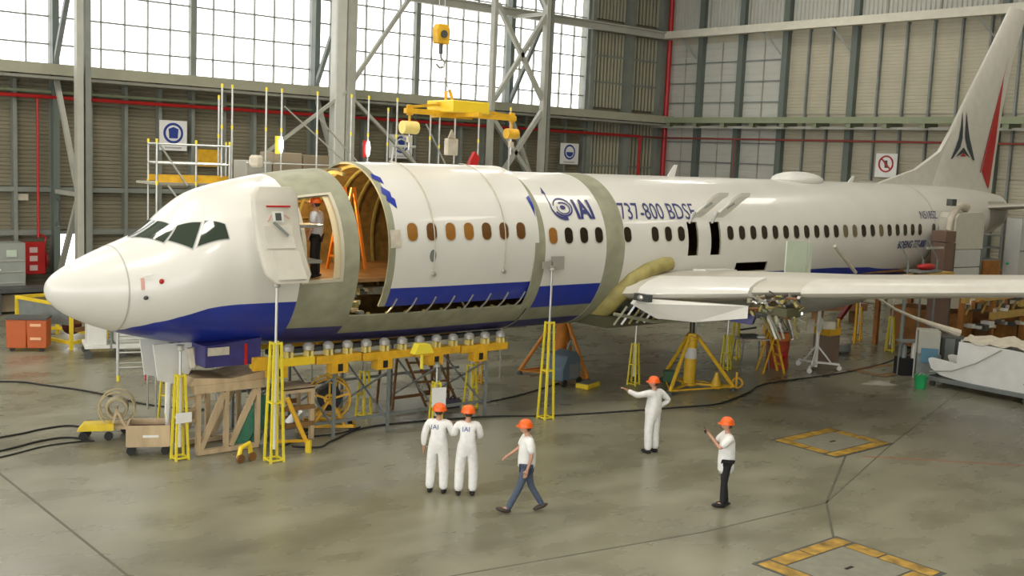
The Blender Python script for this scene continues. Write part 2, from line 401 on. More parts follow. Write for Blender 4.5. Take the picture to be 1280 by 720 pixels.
# ---------------- lattice columns in front of the back wall
def lattice(x, label, pillar=False):
    t = thing('lattice_column', label, 'column', (x, WY, 0))
    yi = -2.95
    if pillar:
        B().box((-.55, yi-.05, 0), (-.02, yi+.45, CEIL)).build('pillar', mat('pale_pillar', (.60, .60, .54), .5), t, bevel=.05)
        B().box((.0, yi-.2, 0), (.34, yi+.2, CEIL)).build('inner_chord', LSTEEL, t)
    else:
        B().box((-.1, yi-.16, 0), (.13, yi+.16, CEIL)).build('inner_chord', LSTEEL, t); B().box((.22, yi-.1, 0), (.42, yi+.14, CEIL)).build('inner_chord', STEEL, t)
    B().box((-.12, -.5, 0), (.12, -.2, CEIL)).build('outer_chord', mat('dark_column_grey', 0), t)
    for (z0, z1, s) in ((8.7, 4.2, 1), (4.2, .6, -1), (8.9, 13.2, 1), (13.2, 17, -1)):
        a = (0, -.35 if s > 0 else yi, z0); c = (0, yi if s > 0 else -.35, z1)
        B().bar(a, c, .17).build('diagonal', LSTEEL if z0 < 8.8 else MGREY, t)
    B().bar((0, -.35, 4.25), (0, yi, 4.25), .15).build('strut', LSTEEL, t)
    B().bar((0, -.35, 13.2), (0, yi, 13.2), .15).build('strut', LSTEEL, t)
    return t
lattice(6.9, 'leftmost lattice steel column rising behind the nose')
t2 = lattice(17.9, 'middle steel column with broad pale pillar behind the crane beam', True)
t3 = lattice(28.9, 'third lattice column near the corner with crossed braces')
for sx in (-1, 1): B().bar((0, -2.95, 8.7), (sx*4.6, -2.6, 5.2), .13).build('wind_brace', LSTEEL, t2)
B().bar((.2, -2.95, 9.), (3.4, -2.7, 13.2), .16).build('wind_brace', LSTEEL, t2)
for a, c in (((-3, -2.9, 13.3), (.2, -2.9, 8.8)), ((-3.0, -2.9, 8.9), (.2, -2.9, 13.4)), ((.1, -2.9, 8.7), (-3.2, -2.9, 4.4)), ((-3.2, -2.9, 8.2), (.2, -2.9, 4.6)), ((.1, -2.9, 13.4), (2.2, -2.9, 16.8)), ((.1, -2.9, 13.4), (-2.2, -2.9, 16.8))):
    B().bar(a, c, .2).build('wind_brace', LSTEEL, t3)
B().box((-3.3, -3.1, 0), (-3.1, -2.8, CEIL)).build('inner_chord', LSTEEL, t3)

# ---------------- signs
def wsign(name, label, x0, x1, z0, z1, kind):
    t = thing(name, label, 'sign', ((x0+x1)/2, WY-.25, (z0+z1)/2))
    wd, h = x1-x0, z1-z0
    B().box((-wd/2, 0, -h/2), (wd/2, .03, h/2)).build('board', PAPER if kind != 'y' else AMB, t)
    if kind == 'y': return t
    R_ = min(wd, h)*.36
    B().lathe([(R_, -.012), (R_, 0)], 28, (0, 0, h*.08), axis='y').build('disc', SIGNB, t)
    b = B().lathe([(R_*.76, -.02), (R_*.76, -.012)], 28, (0, 0, h*.08), axis='y'); b.build('disc_inner', PAPER, t)
    if kind == 'h': B().prism([(-R_*.42, -.03, -R_*.5+h*.08), (R_*.42, -.03, -R_*.5+h*.08), (R_*.5, -.03, R_*.4+h*.08), (0, -.03, R_*.6+h*.08), (-R_*.5, -.03, R_*.4+h*.08)], (0, .008, 0)).build('pictogram', SIGNB, t)
    else: B().prism([(R_*.62*math.cos(a), -.03, R_*.62*math.sin(a)+h*.08) for a in np.linspace(math.pi, 2*math.pi, 12)], (0, .008, 0)).build('pictogram', SIGNB, t)
    B().box((-wd*.3, -.01, -h*.43), (wd*.3, 0, -h*.38)).build('caption_bar', mat('soft_grey_print', (.4, .4, .42), .6), t)
    return t
wsign('safety_sign', 'white safety sign with blue disc above the scaffold boards', 10.95, 12.1, 5.95, 7.15, 'h')
wsign('safety_sign', 'white safety sign with blue disc right beside the corner louvres', 32.65, 33.95, 6.05, 7.15, 'm')
wsign('safety_sign', 'white safety sign with blue disc half hidden behind the crane beam', 21.9, 23.2, 6.0, 7.1, 'h')
wsign('warning_board', 'small amber board on the wall behind scaffold rails', 12.5, 13.6, 5.35, 6.05, 'y')
t = thing('prohibition_sign', 'white sign with red circle and slash on right wall', 'sign', (WX-.1, 7.4, 6.65), -math.pi/2)
B().box((-.56, 0, -.56), (.56, .03, .56)).build('board', PAPER, t)
B().ring((0, -.02, .07), .36, .04, 'y', 28, RED).build('red_ring', RED, t); B().bar((-.25, -.02, .32), (.25, -.02, -.18), .06).build('slash', RED, t)
B().prism([(-.06, -.012, -.12), (.1, -.012, -.12), (.06, -.012, .24), (-.1, -.012, .22)], (0, .01, 0)).build('pictogram', DGREY, t)
t = thing('paper_notice', 'small pale paper notice on wall left of red pipe', 'notice', (5.8, WY-.05, 4.0)); B().box((-.2, 0, -.12), (.2, .02, .12)).build('sheet', PALE, t)

# ================================================================== AIRCRAFT
PR = np.array([(0,3.95,3.95,0),(.03,4.09,3.84,.14),(.1,4.2,3.74,.28),(.3,4.36,3.55,.5),(.7,4.58,3.33,.78),(1.2,4.80,3.14,1.06),(1.8,5.05,2.97,1.33),(2.1,5.24,2.9,1.44),(2.5,5.60,2.83,1.56),(2.9,5.88,2.77,1.64),(3.3,6.02,2.72,1.70),(3.7,6.12,2.69,1.74),(4.5,6.28,2.64,1.81),(5.5,6.40,2.6,1.86),(6.5,6.45,2.57,1.88),(8,6.47,2.55,1.88),(22,6.51,2.55,1.88),(25,6.51,2.62,1.86),(28,6.51,3.0,1.72),(31,6.49,3.55,1.42),(34,6.4,4.2,1.0),(36,6.25,4.75,.66),(38,6.05,5.35,.3)])
def pchip(x, y):
    h = np.diff(x); d = np.diff(y)/h; m = np.zeros(len(x)); m[0] = d[0]; m[-1] = d[-1]
    for i in range(1, len(x)-1):
        if d[i-1]*d[i] > 0:
            w1 = 2*h[i]+h[i-1]; w2 = h[i]+2*h[i-1]; m[i] = (w1+w2)/(w1/d[i-1]+w2/d[i])
    def f(X):
        X = min(max(X, x[0]), x[-1]); i = min(int(np.searchsorted(x, X, 'right'))-1, len(x)-2); i = max(i, 0); t_ = (X-x[i])/h[i]
        return float((2*t_**3-3*t_**2+1)*y[i]+(t_**3-2*t_**2+t_)*h[i]*m[i]+(-2*t_**3+3*t_**2)*y[i+1]+(t_**3-t_**2)*h[i]*m[i+1])
    return f
FT, FB_, FW = (pchip(PR[:, 0], PR[:, i]) for i in (1, 2, 3))
_pc = {}
def prof(X):
    k = round(X, 4)
    if k not in _pc: _pc[k] = (FT(X), FB_(X), FW(X))
    return _pc[k]
def S0(X, a):
    t_, b_, w_ = prof(X); c = b_+(t_-b_)*.53; s = math.sin(a)
    return Vector((X, -w_*math.cos(a), c+(t_-c if s > 0 else c-b_)*s))
def S(X, a, off=0):
    a = math.radians(a); p = S0(X, a)
    if off:
        da = S0(X, a+.01)-S0(X, a-.01); dx = S0(X+.02, a)-S0(max(0, X-.02), a); n = da.cross(dx)
        n = n.normalized() if n.length > 1e-9 else Vector((-1, 0, 0))
        if n.dot(Vector((0, -math.cos(a), math.sin(a)))) < 0: n = -n
        p = p+n*off
    return p
def aofz(X, z):
    t_, b_, w_ = prof(X); c = b_+(t_-b_)*.53; h = (t_-c) if z > c else (c-b_)
    return math.degrees(math.asin(max(-1, min(1, (z-c)/h))))
def arange(a, b, st): n = max(1, int(round((b-a)/st))); return [a+(b-a)*i/n for i in range(n+1)]
def merge(*ls):
    o = []
    for v in sorted(x for l in ls for x in l):
        if not o or v-o[-1] > 1e-3: o.append(v)
    return o
def skin(name, parent, xs, rows, mf, hole=lambda x, a, s: False, th=.045, off=0, inner=None, sides=(1, -1)):
    bm = bmesh.new(); inner = inner or INSIDE; ml = []
    def mi(m):
        if m not in ml: ml.append(m)
        return ml.index(m)
    R = [rows(x) if callable(rows) else rows for x in xs]
    for s in sides:
        V = {}
        def vert(i, j, o_):
            k = (i, j, o_)
            if k not in V:
                p = S(xs[i], R[i][j], off-(th if o_ else 0)); V[k] = bm.verts.new((p.x, p.y*s, p.z))
            return V[k]
        fl_ = {}
        for i in range(len(xs)-1):
            for j in range(len(R[0])-1):
                xm = (xs[i]+xs[i+1])/2; am = (R[i][j]+R[i][j+1]+R[i+1][j]+R[i+1][j+1])/4
                if not hole(xm, am, s): fl_[(i, j)] = (xm, am)
        for (i, j), (xm, am) in fl_.items():
            for o_ in ((0, 1) if th else (0,)):
                q = [vert(i, j, o_), vert(i+1, j, o_), vert(i+1, j+1, o_), vert(i, j+1, o_)]
                if (s < 0) ^ (o_ == 1): q = q[::-1]
                try: fc = bm.faces.new(q)
                except ValueError: continue
                fc.smooth = True; fc.material_index = mi(inner if o_ else mf(xm, am))
            if th:
                for (di, dj, a_, c_) in ((-1, 0, (i, j), (i, j+1)), (1, 0, (i+1, j+1), (i+1, j)), (0, -1, (i+1, j), (i, j)), (0, 1, (i, j+1), (i+1, j+1))):
                    nb = (i+di, j+dj)
                    if nb in fl_: continue
                    if dj and (nb[1] < 0 and R[0][0] <= -89.9 or nb[1] >= len(R[0])-1 and R[0][-1] >= 89.9): continue
                    q = [vert(*a_, 0), vert(*c_, 0), vert(*c_, 1), vert(*a_, 1)]
                    if s < 0: q = q[::-1]
                    try: bm.faces.new(q).material_index = mi(PRIMER)
                    except ValueError: pass
    bmesh.ops.remove_doubles(bm, verts=bm.verts, dist=1e-4)
    bmesh.ops.dissolve_degenerate(bm, dist=1e-5, edges=bm.edges)
    bmesh.ops.recalc_face_normals(bm, faces=bm.faces)
    me = bpy.data.meshes.new(name); bm.to_mesh(me); bm.free()
    for m in ml: me.materials.append(m)
    me.set_sharp_from_angle(angle=math.radians(35))
    return link(name, me, parent)
plane = thing('airliner', 'long white and blue airliner being converted, standing on yellow jacks', 'aircraft', (0, 0, -.6))
full = merge(arange(-90, 90, 5))
# nose
skin('radome', plane, [0.0, .01, .03, .06, .1, .16, .24, .35, .5, .68, .88, 1.08, 1.2], full, lambda x, a: WHITE, th=0)
def cheat(X):
    pts = [(1.2, -68), (1.4, -50), (1.7, -38), (2.1, -30), (2.6, -25.5), (3.2, -24.3), (4.4, -25), (6, -23.5), (30, -23.5)]
    return float(np.interp(X, [p[0] for p in pts], [p[1] for p in pts]))
def nrows(X): c = cheat(X); return list(np.linspace(-90, c, 13))+list(np.linspace(c, 90, 22))[1:]
skin('nose_section', plane, [1.2, 1.205]+arange(1.3, 4.4, .1), nrows, lambda x, a: BLUE if a < cheat(x) and x > 1.21 else WHITE)
B().add([S(1.2, a, .006) for a in range(-90, 271, 5)]+[S(1.225, a, .006) for a in range(-90, 271, 5)], [(i, i+1, i+74, i+73) for i in range(72)]).build('radome_seam', mat('seam_grey', (.45, .44, .40), .5), plane)
# door ring
DZ0, DZ1 = -11.5, 46.5
def dhole(x, a, s): return s > 0 and 4.5 < x < 5.3 and DZ0 < a < DZ1
skin('door_section', plane, merge(arange(4.4, 5.72, .12), [4.5, 5.3]), merge(arange(-90, 90, 5), [DZ0, DZ1, -48]), lambda x, a: DBLUE if a < -48 else PRIMER, dhole)
# starboard skin in the gap
skin('starboard_skin', plane, arange(5.72, 6.5, .13), merge(arange(-38, 82, 5)), lambda x, a: PRIMER, sides=(-1,))
# lower lobe under the lifted crown
skin('lower_lobe', plane, arange(5.72, 10.72, .25), merge(arange(-90, -39, 4), [-57]), lambda x, a: PRIMER if a > -57 else DBLUE)
skin('cabin_section', plane, merge(arange(10.8, 12.9, .25)), merge(arange(-90, 90, 5), [-57, -42, -23.5]), lambda x, a: WHITE if a > -23.5 else BLUE if a > -42 else PRIMER if a > -57 else DBLUE, th=.03)
band = skin('splice_band', plane, [10.52, 10.68, 10.84], arange(-42, 90, 4), lambda x, a: PRIMER, off=.012, th=.03)
skin('splice_band', plane, [12.88, 13.1, 13.3, 13.52], merge(arange(-90, 90, 5)), lambda x, a: PRIMER, off=.012, th=.03)
def aft_hole(x, a, s): return s > 0 and (15.94 < x < 16.36 or 16.87 < x < 17.29) and -6 < a < 21.5 or (s > 0 and 18.07 < x < 19.5 and -20.5 < a < -13)
def acurve(X): return float(np.interp(X, [13, 23, 25, 27.2, 29], [-21.5, -21.7, -24.5, -35, -60]))
def arows(X): c = acurve(X); return list(np.linspace(-90, c, 12))+[(c-20.5)/2]+merge([-20.5, -13, -6, 21.5], arange(-20.5, 90, 5))
def amat(x, a): return BLUE if a < acurve(x) and 14.8 < x < 28.6 else (PRIMER if x < 14.6 and a < -30 else WHITE)
skin('aft_fuselage', plane, merge(arange(13.5, 29, .25), [15.94, 16.36, 16.87, 17.29, 18.07, 19.5]), arows, amat, aft_hole)
skin('tail_cone', plane, arange(29, 36.3, .3), full, lambda x, a: WHITE, th=0)
B().add([S(29, a, .006) for a in range(-90, 271, 5)]+[S(29.05, a, .006) for a in range(-90, 271, 5)], [(i, i+1, i+74, i+73) for i in range(72)]).build('tail_seam', mat('seam_grey', 0), plane)
B().add([S(36.28, a) for a in range(0, 360, 10)], [tuple(range(36))]).build('tail_bulkhead', PRIMER, plane)
# door recess frame
def patch(x0, x1, a0, a1, off, m, name, parent, nx=4, na=8, th=.012):
    b = B(); 
    xs = np.linspace(x0, x1, nx+1); as_ = np.linspace(a0, a1, na+1)
    for o_ in (off, off-th):
        vs = [S(x, a, o_) for x in xs for a in as_]; k = len(b.v)
        b.v += [tuple(v) for v in vs]; b.f += [tuple(k+q for q in (i*(na+1)+j, (i+1)*(na+1)+j, (i+1)*(na+1)+j+1, i*(na+1)+j+1)) for i in range(nx) for j in range(na)]; b.m += [0]*(nx*na)
    return b.build(name, m, parent, True)
for (x0, x1, a0, a1) in ((4.44, 4.52, DZ0-2, DZ1+2), (5.28, 5.36, DZ0-2, DZ1+2), (4.44, 5.36, DZ1, DZ1+2), (4.44, 5.36, DZ0-2, DZ0)):
    patch(x0, x1, a0, a1, .012, mat('pale_door_frame', (.55, .50, .38), .5), 'door_frame', plane)
patch(5.15, 5.3, DZ0, DZ1, -.03, mat('cream_lining', (.70, .58, .36), .5), 'door_jamb_lining', plane)
for x0, x1 in ((15.94, 16.36), (16.87, 17.29)):
    for (a, b_, c, d) in ((x0-.05, x0, -7, 22.5), (x1, x1+.05, -7, 22.5), (x0, x1, 21.5, 23), (x0, x1, -7.5, -6)): patch(a, b_, c, d, .01, WHITE, 'exit_frame', plane)
# cabin floor, frames, stringers
B().box((4.3, -1.6, 4.08), (12.8, 1.6, 4.16)).build('cabin_floor', BROWN, plane)
B().box((13.6, -1.6, 3.6), (28, 1.6, 3.66)).build('cabin_floor', BROWN, plane)
for x in arange(4.75, 10.5, .5):
    pts = [S(x, a, -.1) for a in range(78, 220 if x < 5.7 or x > 6.5 else 219, 6)] if x > 5.72 else [S(x, a, -.1) for a in range(50, 226, 6)]
    if 5.7 < x < 6.44 or x < 5.72: B().tube(pts, .045, 4).build('frame', OLIVE, plane)
for x in arange(5.8, 10.7, .49):
    B().tube([S(x, a, -.1) for a in range(-88, -38, 6)], .05, 4).build('frame', OLIVE, plane)
for a in (100, 115, 130, 145, 160, 175, 190, 205): B().bar(S(4.6, a, -.07), S(6.5, a, -.07), .04).build('stringer', INSIDE, plane)
# equipment seen in the open gap
b = B()
for i in range(16):
    x = 5.85+random.random()*.5; y = -1.3+random.random()*1.0; z = 3.3+random.random()*.6; s_ = .05+random.random()*.08
    b.box((x, y, z), (x+s_*2, y+s_*2, z+s_), (MGREY, METAL, OLIVE, DGREY)[i % 4])
b.build('exposed_wiring_boxes', MGREY, plane)['kind'] = 'stuff'
pl = bpy.data.lights.new('inspection_lamp', 'POINT'); pl.energy = 120; pl.color = (1, .72, .35); pl.shadow_soft_size = .15
o = bpy.data.objects.new('inspection_lamp', pl); COL.objects.link(o); o.location = (6.0, .3, 5.3); 
o2 = o.copy(); o2.data = pl.copy(); o2.data.energy = 45; COL.objects.link(o2); o2.location = (4.9, .5, 5.2)
o3 = o.copy(); o3.data = pl.copy(); o3.data.energy = 20; COL.objects.link(o3); o3.location = (6.1, -1.0, 2.95)

# windows
def rr(wd, h, r, n=4):
    out = []
    for cx, cy, a0 in ((wd/2-r, h/2-r, 0), (-wd/2+r, h/2-r, 90), (-wd/2+r, -h/2+r, 180), (wd/2-r, -h/2+r, 270)):
        for i in range(n+1): a = math.radians(a0+90*i/n); out.append((cx+r*math.cos(a), cy+r*math.sin(a)))
    return out
def cwin(X, z, glass, parent, wd=.265, h=.38):
    out = rr(wd+.05, h+.05, .13); inn = rr(wd, h, .12); n = len(out)
    m = lambda p, o_: S(X+p[0], aofz(X, z+p[1]), o_)
    b = B(); b.add([m(p, .004) for p in out]+[m(p, .016) for p in inn], [(i, (i+1) % n, n+(i+1) % n, n+i) for i in range(n)])
    w_ = b.build('window', mat('window_surround', (.55, .53, .46), .4), parent, True)
    c = B(); c.add([m(p, .012) for p in inn]+[m((0, 0), .014)], [(i, (i+1) % n, n) for i in range(n)]); c.build('pane', glass, w_)
for k in (8, 9, 10, 11, 13, 15, 16, 17)+tuple(range(21, 42))+(43, 44):
    g = GLASSD
    if k == 8: g = GLASSLIT
    if k in (32, 33, 36): g = mat('half_shaded_glass', (.16, .13, .07), .3)
    cwin(7.03+.508*k, 5.02, g, plane)
# cockpit windows
def qpatch(c, name, m, off=.012, n=6, parent=plane, flip=1):
    P = [Vector((x, a)) for x, a in c]; vs = []; fs = []
    for i in range(n+1):
        for j in range(n+1):
            u, v = i/n, j/n; p = P[0]*(1-u)*(1-v)+P[1]*u*(1-v)+P[2]*u*v+P[3]*(1-u)*v
            q = S(p.x, p.y, off); vs.append((q.x, q.y*flip, q.z))
    for i in range(n):
        for j in range(n): a = i*(n+1)+j; fs.append((a, a+n+1, a+n+2, a+1))
    return B().add(vs, fs).build(name, m, parent, True)
def za(X, z): return aofz(X, z)
panes = [[(1.60, 87), (1.95, 52), (2.22, 61), (2.14, 87)], [(2.03, 51.5), (2.33, 30), (2.60, 47), (2.27, 60)], [(2.42, 29), (2.98, 24), (2.97, 36), (2.67, 46)]]
for c in panes:
    cx = sum(p[0] for p in c)/4; ca = sum(p[1] for p in c)/4
    for fl_ in (1, -1):
        fr = qpatch([(cx+(x-cx)*1.09, ca+(a-ca)*1.1) for x, a in c], 'cockpit_window', mat('cockpit_frame', (.42, .43, .42), .4), .006, flip=fl_)
        qpatch(c, 'pane', COCKPIT, .014, parent=fr, flip=fl_)
# probes, red covers
B().sph(S(1.74, 9.8, .02), (.05, .03, .05)).build('red_probe_cover', RED, plane, True); B().sph(S(1.48, -6.9, .02), (.05, .03, .04)).build('static_port', DGREY, plane, True)
qpatch([(1.40, 2), (1.46, 2), (1.46, 17), (1.40, 17)], 'red_warning_patch', mat('pale_red_mark', (.62, .33, .28), .5), .006)
B().bar(S(1.46, 19, .05), S(1.6, 19, .06), .02).build('pitot_probe', METAL, plane)
# stuff under nose
B().prism([(2.75, -1.0, 2.42), (3.95, -1.0, 2.42), (3.95, -1.0, 2.95), (2.75, -1.0, 2.85)], (0, 2.0, 0)).build('belly_pod', DBLUE, plane)
B().box((2.8, -1.02, 2.66), (3.25, -1.0, 2.82)).build('placard', PALE, plane)
B().box((3.58, -1.02, 2.42), (3.64, -1.0, 2.85)).build('red_strap', RED, plane)
for y in (-.36, .33):
    B().prism([(1.95, y, 2.85), (2.8, y, 2.85), (2.75, y, 2.3), (2.55, y, 1.98), (2.05, y, 2.12)], (0, .05, 0)).build('nose_gear_door', PWHITE, plane)
B().tube([(2.45, 0, 2.8), (2.4, 0, 1.35)], .07).tube([(2.4, 0, 1.35), (2.4, 0, .62)], .05).build('nose_gear_strut', PWHITE, plane, True)
B().tube([(2.7, -.42, 2.75), (2.75, -.45, 2.35)], .09).build('door_actuator', PALE, plane, True)
# roof details
b = B(); b.prism([(17.0, -.015, 6.46), (17.32, -.015, 6.48), (17.42, -.015, 6.83), (17.3, -.015, 6.83)], (0, .03, 0)); b.build('blade_antenna', PWHITE, plane)
b = B(); b.prism([(26.0, -.015, 6.49), (26.3, -.015, 6.49), (26.38, -.015, 6.72), (26.28, -.015, 6.72)], (0, .03, 0)); b.build('blade_antenna', PWHITE, plane)
B().sph((23.2, 0, 6.52), (1.15, .6, .27), 20, None, 10).build('radome_dome', PWHITE, plane, True)
# lettering on the skin
def skintext(body, X0, z0, size, m, name, parent, shear=0, bold=0, sx=1, zoff=0):
    me = txt(body, size, shear, bold, sx); bm = bmesh.new(); bm.from_mesh(me)
    mx = max(v.co.y for v in bm.verts)
    for i in range(1, 6): bmesh.ops.bisect_plane(bm, geom=bm.verts[:]+bm.edges[:]+bm.faces[:], plane_co=(0, mx*i/6, 0), plane_no=(0, 1, 0))
    for v in bm.verts: X = X0+v.co.x; p = S(X, aofz(X, z0+v.co.y), .014); v.co = (p.x, p.y, p.z+zoff)
    me2 = bpy.data.meshes.new(name); bm.to_mesh(me2); bm.free(); me2.materials.append(m); return link(name, me2, parent)
skintext('IAI', 12.0, 5.43, .60, NAVY, 'lettering', plane, shear=-.12, bold=.022, sx=.88)
skintext('737-800 BDSF', 13.5, 5.40, .58, NAVY, 'lettering', plane, bold=.0, sx=.86)
skintext('N5185Z', 28.0, 5.38, .36, NAVY, 'registration', plane, sx=1.0)
skintext('BOEING 737-800', 26.4, 4.42, .34, NAVY, 'lettering', plane, shear=.25, bold=.01, sx=.8)
def swoosh():   # spiral emblem left of the lettering
    def arc(cx, cz, rx, rz, a0, a1, w0, w1, n=20):
        vs = []; fs = []
        for i in range(n+1):
            u = i/n; a = math.radians(a0+(a1-a0)*u); wd = w0+(w1-w0)*u
            for k in (-.5, .5):
                X = cx+(rx+wd*k)*math.cos(a); z = cz+(rz+wd*k)*math.sin(a); vs.append(S(X, aofz(X, z), .014))
        for i in range(n): fs.append((2*i, 2*i+1, 2*i+3, 2*i+2))
        return vs, fs
    b = B()
    for p in ((11.62, 5.68, .29, .20, 170, -150, .03, .05), (11.63, 5.66, .20, .13, 120, -200, .04, .02), (11.60, 5.70, .36, .28, 175, 285, .03, .09)): b.add(*arc(*p))
    c = (11.62, 5.68); b.add([S(c[0]+.09*math.cos(a), aofz(c[0], c[1]+.05*math.sin(a)), .014) for a in np.linspace(0, 6.283, 13)[:-1]], [tuple(range(12))])
    b.add([S(11.17, aofz(11.2, 6.0), .014), S(11.28, aofz(11.2, 5.98), .014), S(11.27, aofz(11.2, 6.14), .014)], [(0, 1, 2)])
    b.add([S(11.23, aofz(11.2, 6.0), .014), S(11.25, aofz(11.2, 6.0), .014), S(11.27, aofz(11.2, 5.72), .014), S(11.24, aofz(11.2, 5.72), .014)], [(0, 1, 2, 3)])
    b.build('swirl_emblem', NAVY, plane)
swoosh()
# overwing exit hatches flipped up
for x0, nm in ((15.95, 0), (16.88, 1)):
    b = B(); xs = (x0+.02, x0+.44); pr = [(-1.86, 5.45), (-2.05, 5.62), (-2.22, 5.82), (-2.3, 5.98), (-2.34, 6.05)]
    lean = [(0, 0), (.08, .02), (.2, .0), (.36, 0), (.5, 0)]
    vs = []; fs = []
    for (y, z), (l, _) in zip(pr, lean):
        for x in xs: vs.append((x+l, y, z)); vs.append((x+l, y-.02, z+.1))
    n = len(pr)
    for i in range(n-1): o_ = 4*i; fs += [(o_, o_+2, o_+6, o_+4), (o_+1, o_+5, o_+7, o_+3), (o_, o_+4, o_+5, o_+1), (o_+2, o_+3, o_+7, o_+6)]
    fs += [(0, 1, 3, 2), (4*n-4, 4*n-2, 4*n-1, 4*n-3)]
    h = b.add(vs, fs).build('exit_hatch', WHITE, plane)
    B().bar((x0+.25, -2.14, 5.72), (x0+.4, -2.26, 5.86), .04).build('latch', MGREY, h); B().bar((x0+.02, -1.84, 5.3), (x0+.05, -2.0, 5.62), .05).build('hinge_arm', METAL, h)
# open entry door
dr = thing('tmp', '', '', (0, 0, 0)); dr['label'] = ''
bpy.data.objects.remove(dr)
def yb(z): return float(np.interp(z, [4.25, 4.6, 5.1, 5.6, 6.1], [-2.62, -2.5, -2.33, -2.22, -2.16]))
def xsh(z): return float(np.interp(z, [4.25, 4.7, 5.2, 6.1], [.12, .03, -.03, -.05]))
def dsurf(u, v, o_=0): z = v; return Vector((u+xsh(z), yb(z)-o_, z))
out = rr(.93, 1.82, .12, 5); vs = []; n = len(out); fs = []
zl = list(np.linspace(4.28, 6.08, 13))
def hw(z):
    e = min(z-4.28, 6.08-z); return .47-(0 if e > .12 else .12-math.sqrt(max(0, .0144-(.12-e)**2)))
b = B()
for z in zl:
    for o_ in (0, .13):
        for s_ in (-1, -.9, .9, 1): vs.append(dsurf(3.60+s_*hw(z), z, o_ if abs(s_) < .95 or o_ == 0 else o_-.04))
for i in range(len(zl)-1):
    for q in ((0, 1), (1, 2), (2, 3), (3, 7), (7, 6), (6, 5), (5, 4), (4, 0)): fs.append((8*i+q[0], 8*i+q[1], 8*i+8+q[1], 8*i+8+q[0]))
fs += [(0, 4, 5, 6, 7, 3, 2, 1), tuple(8*(len(zl)-1)+q for q in (0, 1, 2, 3, 7, 6, 5, 4))]
door = b.add(vs, fs).build('entry_door', mat('door_lining_cream', (.60, .57, .49), .5), plane, 50)
door['label'] = 'cream inner side of the open entry door swung forward'
def dbox(u0, u1, z0, z1, th, name, m, n=5):
    b = B(); vs = []; fs = []
    for z in np.linspace(z0, z1, n):
        for o_ in (.125, .13+th): vs += [dsurf(3.60+u0, z, o_), dsurf(3.60+u1, z, o_)]
    for i in range(n-1): k = 4*i; fs += [(k, k+1, k+5, k+4), (k+2, k+6, k+7, k+3), (k, k+4, k+6, k+2), (k+1, k+3, k+7, k+5)]
    fs += [(0, 2, 3, 1), (4*n-4, 4*n-3, 4*n-1, 4*n-2)]
    return b.add(vs, fs).build(name, m, door)
dbox(-.28, .30, 4.36, 4.88, .07, 'slide_pack', mat('door_lining_cream', 0)); dbox(-.33, .27, 4.93, 5.35, .035, 'lining_panel', mat('door_lining_cream', 0))
dbox(-.11, .11, 5.42, 5.62, .02, 'window_surround', PWHITE); dbox(-.06, .06, 5.45, 5.59, .03, 'viewing_pane', DGREY)
dbox(-.23, .27, 5.70, 5.73, .03, 'red_strap', RED)
B().bar(dsurf(3.47, 5.42, .2), dsurf(3.74, 5.17, .2), .045).build('handle', MGREY, door)
b = B(); b.bar(dsurf(3.37, 5.43, .16), dsurf(3.45, 5.55, .16), .02).bar(dsurf(3.73, 5.56, .16), dsurf(3.83, 5.48, .16), .02); b.build('red_arrows', mat('pale_red_mark', 0), door)
B().box((4.0, -2.35, 5.3), (4.55, -1.85, 5.36)).box((4.0, -2.35, 4.6), (4.55, -1.85, 4.66)).build('hinge_arms', METAL, door)

# ---- wing
def airfoil(n=14):
    xs = [(1-math.cos(math.pi*i/n))/2 for i in range(n+1)]
    yt = lambda x: .6*(.2969*math.sqrt(x)-.126*x-.3516*x*x+.2843*x**3-.1036*x**4)
    return [(x, yt(x)*1.1) for x in xs[::-1]]+[(x, -yt(x)*.55) for x in xs[1:-1]]
AF = airfoil(); AFS = AF[:15]+[(x, -h) for x, h in AF[:15][::-1][1:-1]]
def wing_mesh(secs, sgn=1, c0=0, c1=1):
    vs = []; fs = []; n = None
    for (y, xle, ch, z, tk) in secs:
        pts = [(p[0], p[1]) for p in AF if c0-1e-6 <= p[0] <= c1+1e-6]; n = len(pts)
        for x, h in pts: vs.append((xle+ch*x, sgn*y, z+h*ch*tk))
    for i in range(len(secs)-1):
        for j in range(n): fs.append((i*n+j, i*n+(j+1) % n, (i+1)*n+(j+1) % n, (i+1)*n+j))
    fs += [tuple(range(n))[::-1], tuple((len(secs)-1)*n+j for j in range(n))]
    return B().add(vs, fs)
def wsec(y):    # y negative outboard (port)
    o_ = -y-1.9; le = 13.55+.52*o_; te = 21.3 if o_ < 4 else 21.3+.30*(o_-4)
    return (y, le, te-le, 3.53+.105*o_, 1.0 if o_ < 4 else .95)
wg = wing_mesh([wsec(y) for y in (-1.5, -3, -4.6, -5.9, -8, -12, -17)]).build('port_wing', TOPG, plane, 40)
wing_mesh([tuple([-wsec(y)[0]]+list(wsec(y)[1:])) for y in (-1.5, -5.9, -17)]).build('starboard_wing', TOPG, plane, 40)
